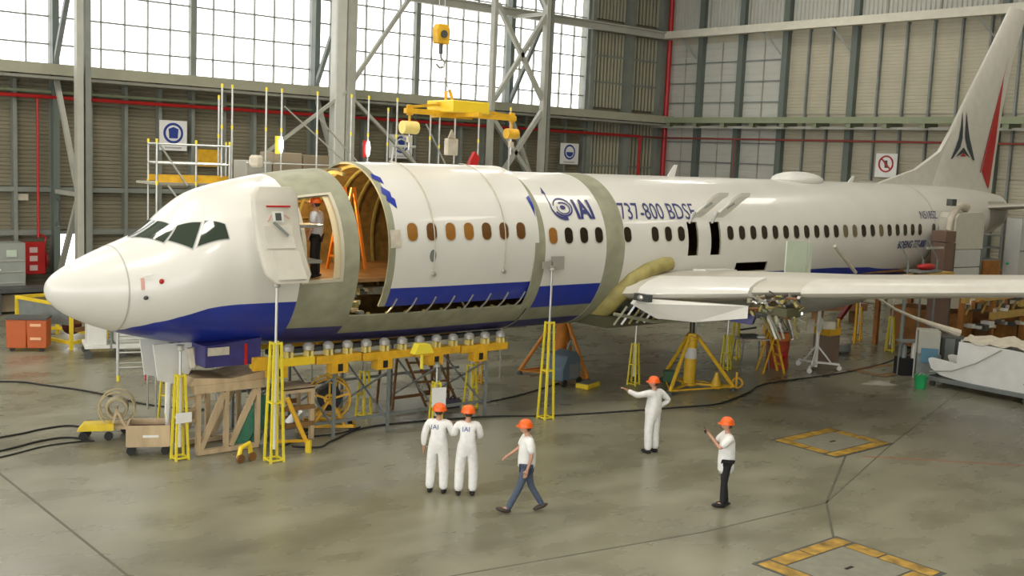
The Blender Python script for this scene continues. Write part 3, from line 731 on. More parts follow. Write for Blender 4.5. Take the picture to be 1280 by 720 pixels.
# leading edge slats
def slat(y0, y1, name, drop=0, m=WHITE, ex=.02):
    secs = []
    for y in np.linspace(y0, y1, 5):
        s_ = wsec(y); secs.append((y, s_[1]-.14, s_[2], s_[3]-drop, s_[4]*1.09+ex))
    return wing_mesh(secs, c1=.13).build(name, m, wg, 40)
slat(-5.85, -17, 'outboard_slat', .03, mat('slat_cream', (.60, .575, .51), .35))
sl = slat(-2.3, -4.75, 'inboard_leading_edge', .02)
vs = [];  # drooped krueger panel below the inboard leading edge
b = B(); b.prism([(13.45, -2.25, 3.32), (13.9, -2.75, 2.98), (14.35, -3.6, 2.98), (14.82, -4.85, 3.22), (14.82, -4.85, 3.52), (13.6, -2.25, 3.45)], (.12, .07, .0)); b.build('drooped_panel', WHITE, wg)
B().sph((13.45, -2.58, 3.51), (.06, .1, .07), 12).build('landing_light', METAL, wg, True); B().box((13.46, -2.85, 3.42), (13.6, -2.35, 3.6)).build('light_recess', DGREY, wg)
# exposed pylon area
b = B()
random.seed(3)
for i in range(90):
    u = random.random(); y = -4.85-u*1.0; x = 14.85+.5*u+random.random()*.35; z = 3.3+random.random()*.55; s_ = .04+random.random()*.08
    b.tube([(x, y, z), (x+random.uniform(-.25, .25), y+random.uniform(-.25, .25), z+random.uniform(-.2, .15))], s_*.4, 6, (DGREY, OLIVE, METAL, PRIMER, RUST)[i % 5])
b.build('exposed_pylon_fittings', OLIVE, wg)
B().box((15.05, -5.8, 3.36), (15.6, -4.7, 3.55)).build('open_leading_edge_bay', mat('dark_olive', (.09, .085, .045), .7), wg)
B().prism([(14.8, -4.35, 3.08), (15.0, -4.85, 3.05), (15.05, -4.9, 3.3), (14.8, -4.35, 3.25)], (.3, .15, 0)).build('blue_wrapped_duct', DBLUE, wg)
b = B()
for i in range(14):
    y = -4.8-.08*i; b.tube([(15.3, y, 3.35), (15.5+random.random()*.4, y+random.uniform(-.2, .2), 2.7+random.random()*.3)], .03, 6, (METAL, OLIVE, DGREY, PWHITE)[i % 4])
b.build('hanging_lines', MGREY, wg)
# wing-body fairing and olive fillet
fv = []; ff = []
for i, X in enumerate(np.linspace(14.6, 26.0, 14)):
    u = i/13; k = math.sin(math.pi*min(1, u*1.0))**.45 if 0 < u < 1 else .05
    for j in range(13):
        a = math.radians(-5-170*j/12); ca, sa = math.cos(a), math.sin(a); fv.append((X, -(1.75+.42*k)*math.copysign(abs(ca)**.45, ca), 3.6+(.85+.4*k)*math.copysign(abs(sa)**.8, sa)))
for i in range(13):
    for j in range(12): ff.append((i*13+j, i*13+j+1, (i+1)*13+j+1, (i+1)*13+j))
B().add(fv, ff).build('belly_fairing', mat('fairing_grey', (.50, .50, .46), .4), plane, True)
B().tube([S(x, a, .04) for x, a in ((13.45, -56), (13.5, -45), (13.62, -33), (13.95, -23), (14.4, -16), (15.0, -11.5), (15.25, -11))], [.22, .26, .28, .26, .22, .2, .18], 10).build('wing_root_fairing', OLIVE, plane, True)
B().box((13.2, -1.7, 2.62), (15.8, 1.7, 2.9)).build('exposed_keel', mat('dark_olive', 0), plane)
b = B()
for i in range(9): x = 13.4+.28*i; b.bar((x, -1.75, 2.7), (x+.25, -1.95, 3.2), .05, (PRIMER, METAL, OLIVE)[i % 3])
b.build('exposed_ribs', PRIMER, plane)
B().tube([(13.35, -1.8, 3.0), (14.6, -2.0, 2.75), (16, -2.1, 2.72), (18, -2.1, 2.75)], .05, 6).build('lower_edge_rail', PRIMER, plane)
# ---- tail
FN = [(6.1, 31.0, 36.0, .036), (7.73, 31.75, 36.1, .030), (9.5, 33.05, 36.3, .024), (11.5, 34.6, 36.75, .018), (13.5, 36.1, 37.6, .012)]
vs = []; fs = []; m_ = len(AFS)
for (z, x0, x1, tk) in FN:
    for x, h in AFS: vs.append((x0+(x1-x0)*x, h*tk*65, z))
for i in range(len(FN)-1):
    for j in range(m_): fs.append((i*m_+j, i*m_+(j+1) % m_, (i+1)*m_+(j+1) % m_, (i+1)*m_+j))
fs += [tuple(range(m_)), tuple((len(FN)-1)*m_+j for j in range(m_))]
fin = B().add(vs, fs).build('tail_fin', mat('fin_white', (.62, .60, .54), .4), plane, 40)
B().prism([(27.6, -.07, 6.45), (32.6, -.07, 6.45), (32.4, -.07, 8.5), (31.75, -.07, 7.75), (30.2, -.07, 7.05)], (0, .14, 0)).build('dorsal_fin', mat('fin_white', 0), plane)
def finside(X, z):
    zz = [f[0] for f in FN]; x0 = np.interp(z, zz, [f[1] for f in FN]); x1 = np.interp(z, zz, [f[2] for f in FN]); tk = np.interp(z, zz, [f[3] for f in FN])
    u = min(1, max(0, (X-x0)/(x1-x0))); yt = .66*(.2969*math.sqrt(u)-.126*u-.3516*u*u+.2843*u**3-.1036*u**4)
    return Vector((X, -yt*tk*65*1.1-.012, z))
def findecal(poly_rows, name, m):    # rows: (z, xleft, xright)
    vs = []; fs = []
    for z, a, c in poly_rows:
        for k in range(5): vs.append(finside(a+(c-a)*k/4, z))
    for i in range(len(poly_rows)-1):
        for k in range(4): q = i*5+k; fs.append((q, q+1, q+6, q+5))
    B().add(vs, fs).build(name, m, fin)
LOGO = mat('charcoal_print', (.035, .05, .06), .5)
findecal([(7.05, 34.76, 34.84), (9.0, 35.42, 35.50), (11.6, 36.30, 36.31)], 'red_stripe', RED)
findecal([(6.45, 35.62, 35.70), (6.75, 35.27, 35.76), (7.1, 34.92, 35.80), (8.2, 35.26, 35.93), (9.4, 35.64, 35.99), (10.3, 35.9, 36.05), (10.85, 36.06, 36.07)], 'red_stripe', RED)
def findpoly(pts, m, nm): B().add([finside(x, z) for x, z in pts], [tuple(range(len(pts)))]).build(nm, m, fin)
findecal([(7.5, 32.40, 32.5), (7.95, 32.70, 33.02), (8.3, 32.88, 33.14), (8.7, 32.97, 33.12), (9.25, 33.05, 33.07)], 'tail_emblem', LOGO)
findecal([(7.5, 34.1, 34.22), (7.95, 33.55, 33.92), (8.3, 33.32, 33.68), (8.7, 33.3, 33.5), (9.25, 33.3, 33.32)], 'tail_emblem', LOGO)
findpoly([(32.72, 7.58), (33.27, 7.76), (33.27, 7.96)], LOGO, 'tail_emblem'); findpoly([(33.82, 7.58), (33.27, 7.96), (33.27, 7.76)], LOGO, 'tail_emblem')
findpoly([(33.05, 7.62), (33.5, 7.62), (33.27, 7.76)], RED, 'tail_emblem')
# stabilisers
for sg in (-1, 1):
    secs = [(y, 33.9+.62*(y-.8), 3.0-.28*(y-.8), 5.72+.12*(y-.8), .85) for y in (.5, 2.5, 5, 7.2)]
    wing_mesh(secs, sg).build('stabiliser', mat('stab_grey', (.42, .40, .34), .4), plane, 40)
patch(34.2, 36.0, -30, 35, .015, mat('tail_plate_grey', (.45, .44, .38), .4), 'tail_side_plate', plane)

# ---- lifted crown section: a thing of its own, hanging from the crane
crown = thing('fuselage_crown_section', 'lifted upper barrel with seven cabin windows hanging just above lower hull', 'fuselage section', (0, 0, -.47))
cfix = skin('barrel_skin', crown, merge(arange(6.44, 10.64, .2), [6.6]), merge(arange(-37, 90, 4.5), [-23.5]), lambda x, a: (PRIMER if a < 60 and x < 6.6 else BLUE if a < -23.5 else WHITE) if not (x < 6.6) else (PRIMER if x < 6.58 or a < 30 else WHITE))
for k in range(7): cwin(7.03+.508*k, 5.02, GLASSLIT if k in (0, 2, 3) else mat('brown_lit_interior_glass', (.13, .055, .012), .3), crown)  # amber and brown panes carry the lit interior in their colour
for x in arange(6.7, 10.5, .508): B().tube([S(x, a, -.09) for a in range(-36, 217, 9)], .04, 4).build('frame', OLIVE, crown)
out = [(7.57+.09*math.cos(t_), 4.5+.14*math.sin(t_)) for t_ in np.linspace(0, 6.283, 13)[:-1]]
B().add([S(x, aofz(x, z), .012) for x, z in out], [tuple(range(12))]).build('access_hole', MGREY, crown)
patch(6.46, 6.72, 2, 14, .02, PALE, 'taped_patch', crown)
for (x0, a0) in ((6.47, 55), (6.55, 35), (6.5, 41)): qpatch([(x0, a0), (x0+.2, a0-6), (x0+.22, a0+1), (x0+.05, a0+6)], 'blue_tape', BLUE, .01, parent=crown)
qpatch([(10.5, 38), (10.6, 22), (10.63, 30), (10.62, 40)], 'blue_tape', BLUE, .01, parent=crown)
for i in range(8):
    x = 6.8+.52*i
    B().tube([S(x, -30, .06), S(x-.07, -36, .09), S(x-.1, -42, .05)], .02, 6).build('lift_bracket', METAL, crown)
b = B().tube([S(7.62, aofz(7.62, 4.1), .02), S(7.62, aofz(7.62, 4.1), .09)], .05).build('sling_eye', METAL, crown)
B().tube([S(9.6, aofz(9.6, 4.1), .02), S(9.6, aofz(9.6, 4.1), .09)], .05).build('sling_eye', METAL, crown)
for x in (7.6, 9.6):
    st = B().tube([S(x, a, .03) for a in range(-15, 91, 7)], .012, 5).build('lifting_strap', PALE, crown)

# ================================================================== CRANE
t = thing('crane_hook_block', 'yellow crane hook block hanging before the bright windows', 'crane hook', (8.95, 0, 8.75))
B().prism([(-.17, -.1, .05), (.17, -.1, .05), (.2, -.1, .36), (.14, -.1, .5), (-.14, -.1, .5), (-.2, -.1, .36)], (0, .2, 0)).build('pulley_housing', AMB, t, bevel=.02)
B().lathe([(.09, -.13), (.09, -.1)], 16, (0, 0, .27), axis='y').build('pulley_axle', DGREY, t); B().tube([(0, 0, .05), (0, 0, -.18)], .05).build('swivel', DGREY, t)
B().tube([(0, 0, -.18), (.02, 0, -.28), (.12, 0, -.36), (.1, 0, -.47), (-.02, 0, -.5), (-.12, 0, -.42)], .028, 8).build('hook', METAL, t, True)
for x in (-.08, .08): B().tube([(x, 0, .5), (x, 0, 8.4)], .01, 5).build('wire_rope', METAL, t)
t = thing('lifting_spreader', 'long yellow lifting spreader beam hanging over the crown section', 'lifting beam', (9.45, 0, 7.2))
b = B(); b.box((-1.45, -.06, -.06), (1.85, .06, .06)); b.bar((-.6, -.06, .22), (1.8, -.0, .05), .06); b.bar((-1.4, -.0, .08), (-.5, 0, .2), .06); b.build('main_beam', AMB, t)
B().box((-.5, -.55, .02), (.6, .5, .3)).build('winch_box', mat('bright_yellow', (.85, .60, .03), .4), t, bevel=.02)
B().box((-.62, -.08, -.1), (.45, .08, .05)).bar((-.1, -1.1, -.02), (.1, 1.1, -.02), .1).build('cross_beam', AMB, t)
B().tube([(-.3, 0, .28), (-.32, 0, .5), (-.2, 0, .55), (-.1, 0, .3)], .04, 6).build('lifting_eye', AMB, t)
for x in (-.3, .0): B().tube([(-.2, 0, .5), (-.48+x*0, 0, 1.05)], .01, 5).build('sling', PALE, t)
for x, s_ in ((-1.32, 1.0), (1.75, .85)):
    h = B().tube([(x-.2*s_, 0, -.38), (x+.2*s_, 0, -.38)], .15*s_, 12).build('chain_hoist', mat('pale_yellow_paint', (.80, .66, .22), .4) if x < 0 else AMB, t, 50)
    B().tube([(x, 0, -.06), (x, 0, -.26)], .03, 6).box((x-.06, -.05, -.1), (x+.06, .05, .14)).build('hanger', AMB, h)
    B().tube([(x, 0, -.5), (x, 0, -.9)], .012, 5).build('chain', METAL, h); B().box((x-.05, -.05, -.72), (x+.05, .05, -.58)).build('hook_block', PALE, h)
t = tag(B().box((-.16, -.08, -.2), (.16, .08, .2)).prism([(-.12, -.02, .2), (.12, -.02, .2), (.02, -.02, .42), (-.02, -.02, .42)], (0, .04, 0)).build('hanging_tool_bag', PALE, None, bevel=.02), 'small cream bag hanging under the lifting spreader', 'bag'); t.location = (9.35, 0, 6.42)

# ================================================================== SCAFFOLD behind the fuselage
YT = mat('yellow_tape', (.80, .66, .05), .5)
def poles(t, pts, z0, z1, r=.024):
    for x, y in pts:
        p = B().tube([(x, y, z0), (x, y, z1)], r, 6).build('standard', GALV, t)
        for z in (z1-1.0, z1-.08): B().tube([(x, y, z), (x, y, z+.09)], r+.003, 6).build('tape_mark', YT, p)
t = thing('scaffold_tower', 'forward scaffold tower with yellow toe boards behind the cockpit', 'scaffold', (0, 0, 0))
poles(t, [(3.05, 2.25), (3.95, 2.25), (4.75, 2.25)], 0, 6.3); poles(t, [(3.35, 3.5), (5.25, 3.5)], 0, 6.3)
for z in (5.78, 6.2): B().tube([(3.05, 2.25, z), (4.75, 2.25, z)], .024, 6).tube([(3.35, 3.5, z), (5.25, 3.5, z)], .024, 6).tube([(3.05, 2.25, z), (3.35, 3.5, z)], .024, 6).build('guard_rail', GALV, t)
B().box((3.05, 2.27, 5.36), (4.75, 2.3, 5.5)).build('toe_board', AMB, t); B().box((3.35, 3.45, 5.36), (5.4, 3.48, 5.5)).build('toe_board', AMB, t)
for k in range(5): B().box((3.06, 2.3+.24*k, 5.3), (5.2, 2.52+.24*k, 5.35)).build('plank', mat('grey_plank', (.35, .33, .27), .7), t)
B().bar((3.1, 2.25, 6.2), (3.75, 2.25, 5.3), .035).bar((3.3, 2.25, 5.3), (4.1, 2.25, 4.3), .035).build('brace', GALV, t)
t = thing('scaffold_bay', 'tall scaffold poles standing along the far side of the fuselage', 'scaffold', (0, 0, 0))
poles(t, [(x, 2.35) for x in (4.6, 4.85, 5.7, 6.1, 7.05, 8.0, 8.5, 9.35, 10.4, 11.2, 12.0, 13.1)], 0, 7.6)
poles(t, [(x, 3.6) for x in (5.1, 9.9, 11.6)], 0, 7.4)
for z in (5.85, 5.35): B().tube([(5.2, 2.35, z), (13.2, 2.35, z)], .02, 6).build('guard_rail', GALV, t)
for k in range(4): B().box((4.6, 2.5+.28*k, 4.85), (13.1, 2.74+.28*k, 4.9)).build('plank', mat('grey_plank', 0), t)
for a, c in ((7.1, 9.3), (8.6, 6.2), (10.3, 11.6), (9.4, 10.5)): B().bar((a, 2.4, 7.0 if a != 8.6 else 5.4), (c, 2.4, 5.0 if a != 8.6 else 7.2), .03).build('brace', GALV, t)
B().tube([(9.2, 2.3, 6.4), (9.9, 2.3, 6.4)], .04, 6).tube([(9.25, 2.3, 6.4), (9.1, 2.3, 5.4)], .03, 6).build('ladder_rail', GALV, t)
def lampt(x, label, housing):
    t = thing('work_light', label, 'work light', (x, 2.2, 6.3)); B().sph((0, 0, 0), (.055, .04, .2), 12).build('lit_tube', LAMP, t, True)
    B().box((-.12, .02, -.22), (-.03, .08, .2)).build('housing', housing, t); B().bar((0, .04, .1), (-.08, .15, .12), .03).build('bracket', GALV, t)
lampt(6.02, 'glowing work light with yellow housing left of the door gap', YT); lampt(8.42, 'glowing work light with red housing over the crown front', RED)
for i, (x0, x1, z0, z1, m, lb) in enumerate(((5.3, 5.95, 5.55, 5.9, mat('translucent_grey', (.35, .34, .30), .5), 'grey plastic box on scaffold planks above the open door'), (5.98, 6.75, 5.5, 6.12, mat('dull_cardboard', (.27, .22, .15), .8), 'wide dull cardboard box on scaffold behind the work light'), (6.78, 7.5, 5.48, 6.08, mat('dull_cardboard_dark', (.22, .175, .11), .8), 'darker cardboard box right of the wide one on scaffold'))):
    tag(B().box((x0, 2.5, 4.91), (x1, 3.2, z1)).build('cardboard_box', m, None, bevel=.015), lb, 'box')
tag(B().box((4.2, -.15, 5.8), (4.4, .2, 6.05)).build('pale_bag', PALE, None, bevel=.05), 'small pale bag lying on cockpit roof at primer edge', 'bag')
t = tag(B().prism([(11.5, 2.2, 5.2), (11.75, 2.2, 5.2), (11.95, 2.2, 6.2), (11.8, 2.2, 6.35), (11.65, 2.2, 6.1)], (0, .12, 0)).build('red_tarpaulin', RED), 'red cloth bundle with white stripe hanging on scaffold', 'cloth')

# ================================================================== CRADLE AND JACKS
t = thing('roller_cradle', 'row of grey roller heads on stepped yellow beams under belly', 'support cradle', (0, -1.0, 0))
steps = [(3.75, 5.15), (5.2, 6.3), (6.35, 7.7), (7.75, 9.0), (9.05, 10.45)]
def cz(x): return .40-.019*(x-4)
for i, (a, c) in enumerate(steps):
    dz = cz((a+c)/2)
    for y0, y1 in ((-.12, .12), (1.9, 2.1)):
        bb = B().box((a, y0, 1.32+dz), (c, y1, 1.5+dz)).build('beam', AMB if i else mat('bright_yellow', 0), t, bevel=.01)
        if y0 < 0: B().box((a+.35, -.14, 1.1+dz), (a+.75, .1, 1.34+dz)).build('bracket_block', AMB, bb); B().box((a+.5, -.15, 1.14+dz), (a+.62, -.13, 1.3+dz)).build('slot', DARK, bb)
B().box((3.7, -.2, 1.7), (4.0, -.1, 1.98)).build('end_plate', AMB, t)
for i in range(13):
    x = 4.55+.475*i; dz = cz(x)+.02
    rl = B().lathe([(.07, 0), (.12, .03), (.12, .12), (.06, .17)], 10, (x, -.05, 1.60+dz)).build('roller_head', mat('roller_grey', (.45, .44, .42), .4, .3), t, 40)
    for q in (-.08, .03): B().box((x+q, -.12, 1.48+dz), (x+q+.05, .02, 1.62+dz)).build('roller_fork', mat('pale_yellow_paint', 0), rl)
B().box((4.3, .3, 1.9), (10.6, .5, 2.0)).build('gap_shade_strip', DGREY, t)  # dark strip standing in for the shade between rollers and belly
B().box((4.0, .3, .25), (10.3, .36, .31)).build('tie_rail', MGREY, t); B().box((4.0, 1.6, .85), (10.3, 1.66, .91)).build('tie_rail', MGREY, t)
for i in range(5):
    x = 4.3+1.4*i; h = 1.32+cz(x)
    for y in (0, 2): B().bar((x, y, 0), (x, y, h), .06).build('leg', MGREY, t)
    B().bar((x, .1, .3), (x, 1.9, 1.3), .035).build('cross_brace', MGREY, t); B().bar((x, 1.9, .3), (x, .1, 1.3), .035).build('cross_brace', MGREY, t)
JK = [0]
def jack(x, y, hf, ht, label, wb_=.18, wt=.095, rz=.3, yel=None, notice=None, head=True, plate=False, n=4, group=None, nz=(.16, .2)):
    yel = yel or mat('bright_lemon', (.80, .66, .04), .4, noise=.1, scale=5)
    t = thing('support_jack', label, 'jack', (x, y, 0), rz, group)
    P = [(math.cos(a), math.sin(a)) for a in [math.pi/4+2*math.pi*k/n for k in range(n)]]
    for cx, cy in P: B().bar((cx*wb_, cy*wb_, 0), (cx*wt, cy*wt, hf), .042).build('leg', yel, t)
    for z in (.05, hf*.5, hf-.03):
        u = z/hf; r_ = wb_*(1-u)+wt*u; b = B()
        for k in range(n): b.bar((P[k][0]*r_, P[k][1]*r_, z), (P[(k+1) % n][0]*r_, P[(k+1) % n][1]*r_, z), .03)
        b.build('rung', yel, t)
    B().tube([(0, 0, .25), (0, 0, hf)], .035, 8).build('screw_tube', PWHITE, t, True)
    B().tube([(0, 0, hf), (0, 0, ht)], .028, 8).build('extension_rod', METAL, t, True)
    if head: B().lathe([(.03, ht-.12), (.07, ht-.1), (.05, ht-.04), (.08, ht)], 10).build('head', LSTEEL, t, True)
    if plate: B().box((-.03, .0, ht-.1), (.38, .03, ht+.22)).box((-.3, -.0, ht-.06), (.0, .03, ht+.1)).build('contact_plate', mat('plate_grey', (.33, .32, .28), .5), t)
    if notice: B().box((-nz[0], -wb_-.02, notice), (nz[0], -wb_, notice+nz[1])).build('notice', PAPER, t)
    return t
jack(2.3, -.85, 1.72, 2.3, 'yellow jack with white notice beside the wooden crate cart', notice=.78, rz=.0)
jack(3.2, 2.0, 1.3, 1.9, 'yellow jack standing behind the white nose gear doors')
jack(3.8, -1.93, 2.42, 3.62, 'tall bright yellow jack reaching up to the open entry door', plate=False, wb_=.2, wt=.11, rz=.0)
jack(11.0, -1.98, 2.38, 3.72, 'very tall slim yellow jack under the IAI lettering section', plate=True, wb_=.19, wt=.10, rz=0)
jack(15.9, -.2, 1.2, 2.0, 'short yellow jack below the exposed wing root fairing')
jack(8.25, -1.25, 1.05, 1.5, 'yellow jack with large white board in front of overalled pair', notice=.5, rz=-.3, nz=(.17, .45))
jack(10.0, -.3, 1.15, 1.55, 'yellow jack under the last roller of the cradle')
jack(7.35, .4, 1.1, 1.5, 'yellow jack with white tag between cable reel and brown trestle', notice=.5)
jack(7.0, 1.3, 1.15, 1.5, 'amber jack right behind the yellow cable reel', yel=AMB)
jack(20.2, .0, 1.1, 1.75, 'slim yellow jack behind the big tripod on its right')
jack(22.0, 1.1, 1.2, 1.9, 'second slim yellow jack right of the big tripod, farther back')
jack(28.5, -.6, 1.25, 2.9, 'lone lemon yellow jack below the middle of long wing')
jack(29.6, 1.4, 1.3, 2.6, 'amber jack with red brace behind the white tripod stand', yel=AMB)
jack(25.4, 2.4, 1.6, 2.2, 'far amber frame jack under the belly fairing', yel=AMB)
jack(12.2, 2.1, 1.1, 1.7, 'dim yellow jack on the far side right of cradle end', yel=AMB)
def tripod(x, y, hb, ht, label, m, rz, R_=1.15, hand=True, band=True):
    t = thing('tripod_jack', label, 'tripod jack', (x, y, 0), rz)
    B().lathe([(.2, .1), (.2, .16), (.17, .18), (.17, hb-.1), (.2, hb-.08), (.2, hb)], 16).build('cylinder', m, t, 40)
    if band: B().lathe([(.178, hb*.58), (.178, hb*.78)], 16).build('white_band', PWHITE, t, True)
    B().tube([(0, 0, hb), (0, 0, ht)], .075, 12).build('ram', mat('dark_ram', (.07, .065, .05), .3, .6), t, True); B().tube([(.1, 0, hb), (.1, 0, ht)], .02, 6).build('lock_tube', METAL, t, True)
    for k in range(3):
        a = 2*math.pi*k/3; c, s_ = math.cos(a), math.sin(a)
        l = B().tube([(c*.15, s_*.15, hb), (c*R_, s_*R_, .1)], .055, 8).build('leg', m, t, True)
        B().bar((c*.2, s_*.2, .14), (c*R_, s_*R_, .1), .06).build('base_strut', m, l); B().lathe([(.1, 0), (.1, .04), (.05, .1)], 12, (c*R_, s_*R_, 0)).build('foot_pad', DGREY, l, True)
    for k in range(3):
        a = 2*math.pi*k/3+.0; b_ = a+2*math.pi/3; B().bar((math.cos(a)*R_, math.sin(a)*R_, .12), (math.cos(b_)*R_, math.sin(b_)*R_, .12), .04).build('tie_bar', m, t)
    B().box((-.12, -.12, hb-.02), (.12, .12, hb+.08)).build('head_block', m, t, bevel=.02)
    return t
tp = tripod(17.0, -1.3, 1.5, 2.55, 'big yellow tripod jack with white band under the wing root', mat('bright_amber', (.82, .50, .03), .4, noise=.15, scale=5), -.75, 1.25)
B().lathe([(.12, .05), (.14, .2), (.06, .4), (.05, .5)], 14, (.75, -.05, 0)).build('hydraulic_bottle', mat('bright_amber', 0), tp, True)
B().ring((1.35, .05, .22), .14, .035, 'y', 18).bar((1.3, -.1, .1), (1.3, -.1, .55), .05).build('tow_wheel', AMB, tp)
B().box((-.7, .2, .05), (-.35, .5, .42)).build('pump_box', mat('dark_green_paint', (.04, .12, .06), .5), tp, bevel=.03)
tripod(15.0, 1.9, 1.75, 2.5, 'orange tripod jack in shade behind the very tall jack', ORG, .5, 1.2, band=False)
t = thing('pump_cart', 'blue grey hydraulic pump cart beside the orange tripod', 'cart', (14.2, .9, 0), .2)
B().prism([(-.45, -.3, .15), (.4, -.3, .15), (.4, -.3, .75), (.2, -.3, .95), (-.25, -.3, .85), (-.45, -.3, .5)], (0, .6, 0)).build('body', mat('dusty_blue_grey', (.11, .16, .21), .5), t, bevel=.03)
B().box((-.1, -.31, .2), (.3, -.3, .6)).build('side_panel', MGREY, t)
for x in (-.35, .35): B().lathe([(.1, -.34), (.1, -.28)], 12, (x, 0, .1), axis='y').build('wheel', RUBBER, t, True)
B().bar((.15, 0, .95), (.3, 0, 1.2), .05).build('handle', MGREY, t)
t = thing('drip_tray', 'low yellow drip tray on floor before the pump cart', 'tray', (14.5, .2, 0), .3); B().box((-.35, -.2, 0), (.35, .2, .14)).build('tray', YEL, t, bevel=.02); B().box((-.3, -.16, .14), (.3, .16, .15)).build('tray_inside', MGREY, t)

# ---- yellow cable reel
t = thing('cable_reel', 'amber spoked cable reel on a wheeled frame under the cradle', 'cable reel', (6.05, -.2, 0), -.5)
for y in (-.22, .22):
    w_ = B().ring((0, y, .72), .46, .025, 'y', 24).ring((0, y, .72), .1, .03, 'y', 12).build('reel_rim', AMB, t)
    for k in range(5): a = 2*math.pi*k/5+.3; B().bar((0, y, .72), (.46*math.cos(a), y, .72+.46*math.sin(a)), .045).build('spoke', AMB, w_)
B().lathe([(.27, -.2), (.27, .2)], 18, (0, 0, .72), axis='y').build('wound_cable', RUBBER, t, True)
for y in (-.3, .3): B().bar((-.35, y, .14), (0, y, .72), .05).bar((.35, y, .14), (0, y, .72), .05).build('stand_leg', AMB, t)
B().box((-.6, -.34, .1), (.6, -.28, .17)).box((-.6, .28, .1), (.6, .34, .17)).box((-.6, -.34, .1), (-.54, .34, .17)).box((.54, -.34, .1), (.6, .34, .17)).build('base_frame', AMB, t)
for x in (-.5, .5):
    for y in (-.3, .3): B().lathe([(.06, -.02), (.06, .02)], 10, (x, y, .06), axis='y').build('wheel', RUBBER, t, True)
# ---- timber trestle under nose
t = thing('timber_trestle', 'pale timber trestle with diagonal struts under the nose', 'trestle', (3.3, -.35, 0), 0)
for y in (-.45, .45):
    f_ = B().bar((-.62, y, .06), (.72, y, .06), .1).build('sill_beam', WOOD, t); B().box((-.72, y-.08, 1.28), (.82, y+.08, 1.45)).build('top_beam', WOOD, t)
    for x in (-.6, 0, .7): B().bar((x, y, .1), (x, y, 1.3), .09).build('upright', WOOD, t)
    B().bar((-.55, y, .12), (-.05, y, 1.25), .1).bar((.65, y, 1.25), (.1, y, .12), .1).build('strut', WOOD, t)
B().prism([(-.8, -.5, 1.45), (.9, -.5, 1.45), (.8, -.5, 1.62), (.1, -.5, 1.52), (-.7, -.5, 1.6)], (0, 1.0, 0)).build('cradle_board', WOOD, t)
for k in range(3): B().bar((-.95, -.5+.1*k, .7+.22*k), (-.55, -.4, .75+.22*k), .06).build('side_slat', WOOD, t)
# ---- timber crate cart
t = thing('crate_cart', 'small pale wooden crate on wheels with dark red contents', 'cart', (2.0, -.05, 0), -.45)
for x0, y0, x1, y1 in ((-.42, -.32, .42, -.28), (-.42, .28, .42, .32), (-.42, -.28, -.38, .28), (.38, -.28, .42, .28)): B().box((x0, y0, .2), (x1, y1, .62)).build('board', WOOD, t)
B().box((-.4, -.3, .18), (.4, .3, .22)).build('base_board', WOOD, t); B().box((-.38, -.28, .22), (.38, .28, .5)).build('contents', mat('dark_red_cloth', (.10, .02, .02), .9), t)
B().box((-.1, -.325, .38), (.2, -.32, .43)).build('stencil_mark', PAPER, t)
for x in (-.33, .33):
    for y in (-.22, .22): B().lathe([(.09, -.03), (.09, .03)], 12, (x, y, .09), axis='y').build('wheel', RUBBER, t, True)
# ---- hose reel trolley
t = thing('hose_reel_trolley', 'small brass coloured hose reel trolley left of crate cart', 'hose reel', (1.75, 1.5, 0), -.4)
for y in (-.15, .2): B().ring((.15, y, .62), .36, .018, 'y', 22).build('reel_rim', mat('pale_brass', (.48, .38, .2), .5), t)
for k in range(4): B().ring((.15, -.1+.08*k, .62), .2, .035, 'y', 18).build('hose_coil', mat('beige_hose', (.42, .36, .22), .6), t)
B().bar((.15, -.2, .62), (.15, .25, .62), .04).bar((.05, -.18, .2), (.15, -.18, .62), .05).bar((.35, -.18, .2), (.15, -.18, .62), .05).box((0, -.2, .2), (.4, .25, .26)).build('stand', WOOD, t)
B().prism([(-.62, -.3, .2), (.1, -.3, .2), (.1, -.3, .34), (-.5, -.3, .34)], (0, .35, 0)).build('tow_deck', YEL, t)
for x, y in ((-.5, -.25), (0, -.3), (-.45, .05), (.3, .25)): B().lathe([(.09, -.03), (.09, .03)], 12, (x, y, .09), axis='y').build('wheel', RUBBER, t, True)
# ---- green tarpaulin item, crate stack, brown trestle
t = thing('folded_trolley', 'dusty green folded tarpaulin frame leaning by the tall jack', 'tarpaulin', (4.1, -.7, 0), 0)
B().prism([(-.62, 0, .0), (-.3, 0, 0), (.28, 0, 1.0), (.02, 0, 1.08)], (0, .12, 0)).prism([(-.2, .1, .05), (.1, .1, .05), (.38, .1, .9), (.2, .1, 1.0)], (0, .1, 0)).build('tarpaulin', TEAL, t, bevel=.02)
t = thing('tow_dolly', 'small yellow curved tow dolly on the floor by the tall jack', 'dolly', (3.35, -1.65, 0), .2)
B().tube([(-.2, 0, .1), (-.15, 0, .3), (.05, 0, .36), (.1, 0, .15)], .05, 8).build('arched_frame', YEL, t, True)
for x in (-.18, .1): B().lathe([(.09, -.07), (.09, -.02)], 12, (x, 0, .09), axis='y').build('wheel', RUST, t, True)
t = thing('prop_strut', 'amber inclined prop leaning against tall jack on its right', 'prop', (4.3, -1.6, 0)); B().tube([(0, .1, 1.15), (.4, -.1, .12)], .05, 8).build('strut', AMB, t, True); B().tube([(.4, -.1, 0), (.4, -.1, .25)], .07, 8).build('foot', YEL, t, True); B().bar((-.3, 0, .3), (.4, -.1, .25), .05).build('tie', AMB, t)
t = thing('timber_stand', 'box shaped timber stand between the tall jack and reel', 'stand', (4.95, -.45, 0), 0)
for x in (-.35, .35):
    for y in (-.3, .3): B().bar((x, y, 0), (x, y, 1.12), .09).build('post', WOOD, t)
